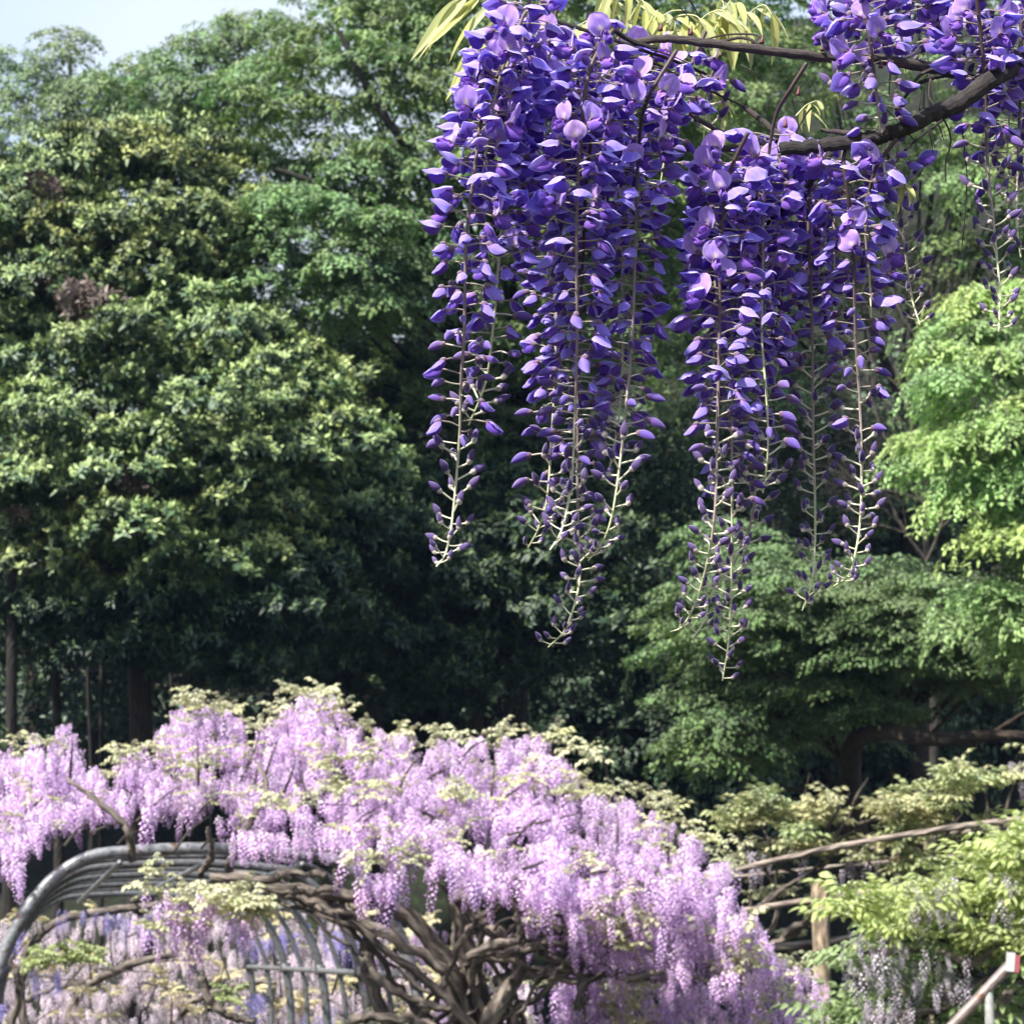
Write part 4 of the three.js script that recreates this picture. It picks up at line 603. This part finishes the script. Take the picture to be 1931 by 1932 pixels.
function onStalk(stage, len, rise, tilt, pedCol) { // floret at the end of its pedicel, which leaves the rachis along +x
  const f = floret(stage), e = V(len, rise * len, 0), q = new Build();
  f.rotateX(rr(-0.75, 0.75)); f.rotateY(rr(-0.35, 0.35)); f.rotateZ(tilt); f.translate(e.x, e.y, 0);
  q.tube(curve([V(0, 0, 0), V(len * 0.5, rise * len * 0.35 + len * rr(-0.02, 0.1), 0), e.clone().add(V(-len * 0.12, -rise * len * 0.05, 0)), e], 6), (t) => (stage === 'small' ? 0.0007 : 0.00068) + 0.0003 * t * t, 5, () => pedCol, 0, false);
  return mergeGeometries([f, q.geo()]);
}
const KIND = {};
for (const [stage, n, len, rise, tilt, ped] of [['hood', 22, 0.022, [-0.1, 0.25], [-0.75, 0.05], C.pedicel], ['open', 14, 0.021, [0, 0.3], [-0.35, 0.15], C.pedicel], ['half', 16, 0.021, [-0.1, 0.2], [-1.15, -0.45], C.pedicel], ['bud', 9, 0.0185, [-0.12, 0.25], [-0.75, 0.25], [0.62, 0.57, 0.5]], ['small', 10, 0.0118, [0.05, 0.6], [0.3, 1.3], [0.75, 0.73, 0.58]]])
  KIND[stage] = Array.from({ length: n }, () => onStalk(stage, len * rr(0.85, 1.15), rr(...rise), rr(...tilt), ped));

const vineAt = P(1900, 1990, 2.6).setY(0);
const vine = thing('wisteria_vine', 'deep purple wisteria in the foreground, long flower racemes hanging from grey branches at the top', 'wisteria', vineAt);
// path points are [u, v], thr: where open, half open, closed and small flowers give way to each other, measured down the frame
const RACEMES = [
  { d: 1.98, thr: [490, 650, 770], pts: [[1045, 10], [1004, 43], [971, 122], [959, 205], [951, 347], [941, 496], [928, 638], [915, 725], [884, 802]], label: 'raceme that curves left and ends in a bare pale tip, second from the left' },
  { d: 1.93, thr: [470, 690, 890], pts: [[985, 60], [935, 150], [905, 240], [898, 297], [880, 446], [875, 638], [870, 708], [867, 812], [858, 933], [848, 1013], [837, 1051], [823, 1069]], label: 'outermost left raceme' },
  { d: 1.95, thr: [500, 740, 900], pts: [[1156, 56], [1116, 122], [1100, 205], [1093, 291], [1087, 430], [1088, 638], [1084, 777], [1080, 881], [1071, 951], [1055, 1010], [1037, 1038]], label: 'raceme with a dark upper stem in the middle of the left cluster' },
  { d: 2.04, thr: [500, 760, 1000], pts: [[1185, 80], [1140, 160], [1110, 300], [1100, 460], [1092, 640], [1089, 881], [1090, 985], [1092, 1055], [1092, 1100], [1082, 1145], [1064, 1190], [1034, 1221]], label: 'longest raceme of the left cluster, its tip curled left' },
  { d: 1.97, thr: [480, 720, 880], pts: [[1275, 96], [1229, 172], [1212, 215], [1204, 288], [1199, 413], [1192, 638], [1179, 777], [1168, 881], [1151, 985], [1134, 1027], [1109, 1058]], label: 'right raceme of the left cluster' },
  { d: 2.08, thr: [500, 780, 930], pts: [[1130, 80], [1085, 170], [1060, 260], [1053, 380], [1050, 560], [1047, 690], [1040, 829], [1030, 951], [1016, 996], [996, 1034]] },
  { d: 2.1, thr: [480, 700, 800], pts: [[1240, 110], [1195, 190], [1178, 300], [1175, 480], [1175, 640], [1168, 780], [1150, 880]] },
  { d: 2.06, from: 0.2, thr: [450, 520, 600], pts: [[1090, -60], [1050, 20], [1032, 150], [1030, 300], [1034, 460], [1030, 560]] },
  { d: 2.07, from: 0.2, thr: [240, 300, 350], pts: [[1330, 60], [1300, 130], [1275, 200], [1255, 290], [1245, 350]] },
  { d: 1.96, from: 0.3, thr: [330, 400, 460], pts: [[1080, -120], [1030, -60], [975, 60], [945, 140], [925, 230], [912, 330]] },
  { d: 2.12, from: 0.32, thr: [380, 420, 470], pts: [[1240, -80], [1190, 10], [1150, 140], [1145, 300], [1140, 420]] },
  { d: 2.0, from: 0.18, thr: [520, 760, 900], pts: [[1521, 119], [1488, 172], [1464, 215], [1448, 298], [1441, 364], [1438, 496], [1436, 638], [1445, 750], [1447, 862], [1438, 930]], label: 'raceme hanging straight from the upper branch, left of the thick branch end' },
  { d: 2.02, thr: [650, 820, 960], pts: [[1430, 260], [1398, 330], [1386, 430], [1382, 546], [1380, 639], [1380, 824], [1380, 1010], [1378, 1122], [1373, 1215], [1362, 1284]], label: 'longest raceme of the right cluster, reaching lowest of all' },
  { d: 1.97, thr: [640, 800, 900], pts: [[1410, 250], [1375, 330], [1360, 460], [1356, 639], [1352, 824], [1347, 973], [1332, 1066], [1310, 1140], [1284, 1184], [1264, 1192]], label: 'raceme on the left of the right cluster, its tip swung left' },
  { d: 2.1, thr: [560, 760, 880], pts: [[1470, 300], [1440, 380], [1430, 520], [1425, 676], [1425, 899], [1414, 992], [1385, 1060], [1341, 1122], [1328, 1170], [1306, 1204]] },
  { d: 2.05, thr: [430, 580, 760], pts: [[1560, 270], [1530, 330], [1524, 430], [1528, 540], [1531, 638], [1533, 824], [1536, 936], [1536, 1029], [1529, 1103], [1512, 1152]], label: 'open-spaced raceme, second from the right of the long ones' },
  { d: 2.0, thr: [430, 640, 830], pts: [[1600, 270], [1590, 300], [1600, 380], [1607, 446], [1613, 638], [1620, 750], [1624, 862], [1622, 973], [1613, 1040], [1600, 1085], [1572, 1106]], label: 'open-spaced raceme, rightmost of the long ones' },
  { d: 1.97, thr: [190, 270, 340], pts: [[1625, -20], [1643, 103], [1653, 185], [1663, 281], [1671, 367]] },
  { d: 2.1, thr: [300, 390, 420], pts: [[1672, 290], [1690, 340], [1703, 446], [1719, 562], [1734, 614]], label: 'short raceme of small buds right of the right cluster' },
  { d: 2.02, thr: [230, 290, 350], pts: [[1840, -10], [1855, 132], [1861, 298], [1875, 446], [1885, 562], [1882, 626]], label: 'bud-tipped raceme hanging down past the thick branch near the right edge' },
  { d: 2.06, thr: [240, 300, 340], pts: [[1925, 20], [1922, 200], [1918, 330], [1916, 420], [1924, 486]] },
  { d: 2.04, thr: [140, 160, 180], pts: [[1600, -110], [1600, 0], [1596, 80], [1602, 150], [1606, 180]] },
  { d: 2.08, thr: [90, 110, 140], pts: [[1700, -110], [1697, -10], [1700, 70], [1706, 140]] },
  { d: 2.1, thr: [120, 150, 170], pts: [[1790, -110], [1796, 20], [1806, 110], [1814, 170]] },
  { d: 2.12, thr: [260, 300, 340], pts: [[1900, -110], [1898, 80], [1902, 210], [1898, 300]] },
  { d: 2.13, thr: [90, 130, 160], pts: [[1755, -120], [1752, 0], [1748, 90], [1752, 150]] },
  { d: 2.12, thr: [600, 660, 720], pts: [[1500, 240], [1482, 330], [1472, 480], [1468, 620], [1466, 700]] },
  { d: 2.1, thr: [560, 640, 700], pts: [[1590, 280], [1574, 380], [1572, 520], [1572, 640]] },
  { d: 2.1, from: 0.1, thr: [600, 760, 800], pts: [[1400, 290], [1366, 360], [1352, 480], [1346, 620], [1345, 760]] },
  { d: 2.14, from: 0.1, n: 0.7, thr: [100, 180, 260], pts: [[1360, 100], [1340, 150], [1335, 210], [1345, 260]] },
  { d: 1.99, thr: [700, 800, 860], pts: [[1690, 262], [1650, 320], [1632, 420], [1640, 540], [1642, 600]], n: 0.5, from: 0.15 },
];
const SIZE = { hood: 0.95, open: 0.98, half: 0.94, bud: 0.98, small: 1 };
const solos = [];
RACEMES.forEach((rc, ri) => {
  const pts = rc.pts.map(([u, v], i) => P(u, v, rc.d + 0.02 * Math.sin(i * 0.9 + ri))), c = new THREE.CatmullRomCurve3(pts, false, 'centripetal'), L = c.getLength(), group = new THREE.Group();
  group.name = 'raceme'; group.position.copy(pts[0]).sub(vine.position); if (rc.label) group.userData = { label: rc.label }; vine.add(group);
  const v0 = rc.pts[0][1], v1 = rc.pts.at(-1)[1];
  const b = new Build(); b.tube(c.getPoints(90).map((q) => q.sub(pts[0])), (s) => lerp(0.002, 0.00072, s), 7, (s) => mixc(mixc(C.rachis, [0.28, 0.22, 0.22], sstep(s, 0.25, 0.55)), C.tip, sstep(s, 0.5, 0.85)), 0.05);
  part('stem', b.geo(), M.stem, group, false);
  const list = []; let s = L * 0.05, az = rr(0, 6.28);
  while (s < L * 0.996) {
    const t = s / L; if (rc.from && t < rc.from) { s = (rc.from + 0.001) * L; continue; }
    const q = c.getPointAt(t), tg = c.getTangentAt(t), px = rc.d / 4182, v = 966 - q.clone().sub(V(0, 1.6, 0)).applyMatrix4(camX.clone().invert()).y / px;
    const f = v + 52 + rr(-35, 35) * 1.2, T = rc.thr;
    let stage = f < T[0] ? (R() < 0.27 ? 'open' : 'hood') : f < T[1] ? (R() < 0.25 ? 'hood' : 'half') : f < T[2] ? (R() < 0.25 ? 'half' : 'bud') : 'small';
    const tip = clamp((v - T[2]) / Math.max(60, v1 - T[2]), 0, 1), late = sstep(v, T[1], v1);
    az += 2.4 + rr(-0.35, 0.35);
    const k = stage === 'small' ? lerp(1.26, 0.84, tip) : SIZE[stage] * rr(0.88, 1.14);
    if (R() > 0.06) {
      const out = V(Math.cos(az), 0, Math.sin(az)); out.addScaledVector(tg, -out.dot(tg)).normalize();
      const yaw = Math.atan2(-out.z, out.x), e = new THREE.Euler(rr(-0.25, 0.25), yaw, Math.asin(clamp(out.y, -0.6, 0.6)) * 0.6 + rr(-0.15, 0.15), 'YXZ');
      const geos = KIND[stage], m = new THREE.Matrix4().compose(q.clone().sub(pts[0]), new THREE.Quaternion().setFromEuler(e), V(k, k, k));
      list.push({ geo: geos[Math.floor(R() * geos.length)], m, stage, front: out.z * 0.05 - rc.d + (stage === 'open' ? 0.02 : 0) });
    }
    s += (stage === 'open' || stage === 'hood' ? 0.0032 : stage === 'half' ? 0.004 : stage === 'bud' ? 0.0049 : lerp(0.0052, 0.0038, tip)) * rr(0.8, 1.2) / (rc.n ?? 1);
  }
  solos.push({ group, list });
});
{ // the florets that show largest are meshes of their own, the rest of each raceme is one
  const score = (st) => solos.flatMap((r) => r.list.filter((f) => st.includes(f.stage)).map((f) => f)).sort((a, b) => b.front - a.front).slice(0, 300);
  const one = new Set([...score(['open', 'hood', 'half']), ...score(['bud', 'small'])]);
  for (const { group, list } of solos) {
    const rest = [];
    for (const f of list) {
      if (one.has(f)) { const m = new THREE.Mesh(f.geo, M.petal); m.name = f.stage === 'bud' || f.stage === 'small' ? 'bud' : 'floret'; m.applyMatrix4(f.m); m.castShadow = m.receiveShadow = true; group.add(m); }
      else rest.push(f.geo.clone().applyMatrix4(f.m));
    }
    if (rest.length) part('floret_mass', mergeGeometries(rest), M.petal, group, false).userData = { kind: 'stuff' };
  }
}
// branches
reseed(71);
const BR = [0.2, 0.165, 0.165], DK = [0.07, 0.06, 0.065];
const branch = (name, pts, r0, r1, col, ribs = 0.06) => { const b = new Build(), n = Math.max(20, pts.length * 8), w = curve(pts.map((c) => P(...c)), n); const cs = w.map((q, i) => q.clone().add(V(fbm(i * 0.5, r0 * 900, 1, 2), fbm(i * 0.5, r0 * 700, 5, 2), 0).multiplyScalar(r0 * 0.7))); b.tube(cs, (s) => lerp(r0, r1, s) * (1 + 0.14 * fbm(s * 14, r0 * 900, 2, 2)), 12, () => mulc(col, rr(0.9, 1.1)), ribs); return part(name, b.geo(), M.twigBark, vine); };
branch('trunk', [[2080, 1990, 2.7], [2060, 1200, 2.5], [2040, 600, 2.35], [2010, 200, 2.2], [1960, 100, 2.14]], 0.03, 0.012, DK);
branch('branch', [[2000, 90, 2.16], [1904, 132, 2.03], [1855, 158, 2.01], [1805, 198, 2.00], [1755, 215, 1.99], [1706, 241, 1.98], [1660, 258, 1.98], [1607, 268, 1.98], [1544, 276, 1.98], [1470, 282, 1.98]], 0.0086, 0.006, DK, 0.1).userData = { label: 'thick dark branch curving down to the left above the right cluster' };
branch('branch', [[1180, 84, 2.04], [1255, 73, 2.03], [1300, 78, 2.03], [1425, 93, 2.03], [1550, 108, 2.04], [1672, 114, 2.05], [1800, 140, 2.08]], 0.0034, 0.0052, BR).userData = { label: 'straight grey-brown branch running level across the top' };
branch('branch', [[1200, 270, 2.12], [1292, 281, 2.1], [1380, 281, 2.08], [1470, 284, 2.05]], 0.002, 0.004, BR);
branch('branch', [[1300, 215, 2.11], [1360, 250, 2.1], [1430, 272, 2.07], [1480, 282, 2.05]], 0.0022, 0.0034, [0.3, 0.27, 0.24]);
branch('branch', [[1400, 200, 2.09], [1430, 222, 2.08], [1460, 248, 2.07], [1500, 278, 2.05]], 0.0022, 0.003, BR);
branch('branch', [[1548, 246, 2.09], [1600, 252, 2.08], [1640, 262, 2.06], [1680, 252, 2.05]], 0.002, 0.0034, BR);
branch('branch', [[1462, 284, 2.05], [1430, 320, 2.06], [1400, 350, 2.08], [1370, 360, 2.1]], 0.0046, 0.0016, DK);
branch('branch', [[1564, 290, 2.05], [1540, 330, 2.04], [1510, 365, 2.04], [1470, 400, 2.05], [1440, 430, 2.06]], 0.0038, 0.0014, DK);
branch('twig', [[1806, 200, 2.06], [1770, 232, 2.04], [1730, 262, 2.03], [1700, 290, 2.03], [1680, 318, 2.04]], 0.0016, 0.0008, DK);
branch('twig', [[1860, 150, 2.08], [1790, 142, 2.06], [1745, 152, 2.05], [1715, 172, 2.05], [1690, 210, 2.05]], 0.0028, 0.0012, DK);
branch('twig', [[1760, 130, 2.06], [1735, 142, 2.05], [1712, 168, 2.05]], 0.002, 0.0012, BR);
branch('twig', [[1754, 150, 2.0], [1752, 185, 2.0], [1776, 220, 2.0], [1792, 262, 2.0], [1782, 310, 2.0], [1783, 344, 2.0]], 0.0012, 0.0006, [0.3, 0.27, 0.24]);
branch('twig', [[1812, 230, 2.05], [1822, 330, 2.05], [1818, 420, 2.05], [1810, 490, 2.05]], 0.0007, 0.0004, DK);
branch('twig', [[1040, 38, 2.02], [1130, 66, 2.02], [1200, 92, 2.03], [1275, 116, 2.05], [1330, 140, 2.08]], 0.0018, 0.0014, DK);
branch('twig', [[1050, 8, 2], [1020, 22, 2], [990, 60, 1.99]], 0.0016, 0.001, DK);
branch('twig', [[1110, 28, 2.02], [1150, 52, 2.02], [1190, 78, 2.03], [1240, 92, 2.03]], 0.0024, 0.002, DK);
branch('twig', [[1130, 118, 2.02], [1165, 110, 2.02], [1215, 112, 2.03], [1290, 150, 2.05], [1400, 200, 2.08]], 0.0014, 0.001, [0.16, 0.13, 0.13]);
branch('twig', [[1340, 84, 2.05], [1400, 72, 2.05], [1440, 88, 2.04]], 0.0016, 0.0014, BR);
branch('twig', [[1400, 100, 2.05], [1430, 70, 2.05], [1370, 66, 2.06], [1320, 78, 2.06]], 0.0012, 0.0008, BR);
for (let k = 0; k < 26; k++) { const right = k % 2, u = right ? rr(1330, 1780) : rr(1000, 1330), v = right ? rr(60, 330) : rr(-20, 160), a = rr(0.3, 2.6), l = rr(30, 90), d = rr(2.0, 2.12); branch('twig', [[u, v, d], [u + Math.cos(a) * l * 0.5, v + Math.sin(a) * l * 0.4, d], [u + Math.cos(a) * l, v + Math.sin(a) * l, d + 0.01]], rr(0.0006, 0.0011), 0.0004, k % 3 ? [0.3, 0.26, 0.22] : DK); }
for (const [u, v] of [[1436, 82], [1245, 58], [1302, 66], [1550, 96], [1660, 128], [1504, 180], [1480, 240]]) { const b = new Build(), q = P(u, v, 2.035); b.tube([q, q.clone().add(V(0.0006, 0.004, 0)), q.clone().add(V(0.0012, 0.009, 0))], (s) => 0.0022 * (1 - s) + 0.0003, 7, () => [0.12, 0.03, 0.035]); part('leaf_bud', b.geo(), M.stem, vine); }
// pale young leaves at the top
const leaflet = (L, W, col) => { const b = new Build(), bend = rr(0.15, 0.5), side = rr(-0.15, 0.15); b.sheet((a, t) => { const w = W * Math.pow(Math.sin(Math.PI * Math.pow(t * 0.985 + 0.005, 0.72)), 0.9) * (1 - 0.25 * t); return [t * L - bend * L * 0.3 * t * t, Math.abs(a) * w * 0.4 - bend * L * t * t * 0.5, a * w + side * L * t * t]; }, 6, 10, (a, t) => mulc(mixc(col, [0.58, 0.62, 0.26], 0.6 * Math.max(0, 1 - Math.abs(a) * 7)), 0.92 + 0.12 * t)); return b.geo(); };
const youngCols = [[0.46, 0.48, 0.13], [0.4, 0.43, 0.16], [0.52, 0.52, 0.16], [0.36, 0.4, 0.2]], leafletGeos = Array.from({ length: 8 }, (_, k) => leaflet(rr(0.05, 0.07), rr(0.0045, 0.0066), youngCols[k % 4]));
function bigLeaf(stalk, n, hang, spread, k = 1, lean = 0) {
  const g = new THREE.Group(), pts = stalk.map((c) => P(...c)), c = new THREE.CatmullRomCurve3(pts, false, 'centripetal'); g.name = 'leaf'; g.position.copy(pts[0]).sub(vine.position); vine.add(g);
  const b = new Build(); b.tube(c.getPoints(16).map((q) => q.sub(pts[0])), (s) => 0.0009 - 0.0004 * s, 6, () => [0.42, 0.43, 0.24], 0, false); part('stalk', b.geo(), M.stem, g, false);
  for (let i = 0; i < n; i++) for (const s of i === n - 1 ? [0] : [-1, 1]) {
    const t = lerp(0.35, 1, i / (n - 1)), q = c.getPointAt(t).sub(pts[0]), tg = c.getTangentAt(t), m = new THREE.Mesh(leafletGeos[Math.floor(R() * 8)], M.youngLeaf);
    const dir = tg.clone().multiplyScalar(0.35).add(V(s * spread * 0.6 + lean, -hang, s * 0.4 + rr(-0.25, 0.25))).normalize();
    const z = dir.clone().cross(V(0, 1, 0.3)).normalize(), y = z.clone().cross(dir); m.quaternion.setFromRotationMatrix(new THREE.Matrix4().makeBasis(dir, y, z)); m.rotateX(rr(-0.5, 0.5)); m.position.copy(q); m.scale.setScalar(k * rr(0.85, 1.15)); m.name = 'leaflet'; m.castShadow = m.receiveShadow = true; g.add(m);
  }
}
bigLeaf([[1010, 70, 2.03], [960, 20, 2.03], [905, -4, 2.02], [880, -6, 2.01], [858, 4, 2.0]], 5, 1.1, 0.35, 1.25, -0.75);
bigLeaf([[1000, 60, 2.1], [960, 50, 2.1], [925, 56, 2.09], [900, 80, 2.08]], 4, 1.1, 0.5, 1, -0.3);
bigLeaf([[1090, 120, 2.16], [1040, 60, 2.16], [1000, 50, 2.15], [975, 70, 2.15]], 4, 0.9, 0.6);
for (const [u, v, du, dv] of [[1150, 40, -60, 10], [1190, 70, 20, -70], [1240, 60, 70, -30], [1260, 90, -20, -70], [1300, 70, 60, -50], [1340, 80, 20, -80], [1390, 70, 50, -60], [1420, 60, -40, -60], [1160, 70, -10, -80], [1210, 20, 50, 20], [1290, 20, -50, 20], [1330, 30, 60, 10], [1280, 130, 60, 30], [1200, 110, 60, 20], [1130, 20, 40, -60]]) { const d = rr(2.1, 2.2); bigLeaf([[u, v, d], [u + du * 0.5, v + dv * 0.6 - 10, d], [u + du, v + dv, d - 0.01], [u + du * 1.3, v + dv + 18, d - 0.02]], 4, 0.7, 0.7, 0.85); }
for (const [u, v, du, dv] of [[1500, 220, 40, -30], [1440, 260, 30, 30], [1690, 330, 20, 20]]) bigLeaf([[u, v, 2.08], [u + du * 0.5, v + dv * 0.7, 2.08], [u + du, v + dv, 2.07]], 3, 0.6, 0.5, 0.5);
renderer.render(scene, camera);
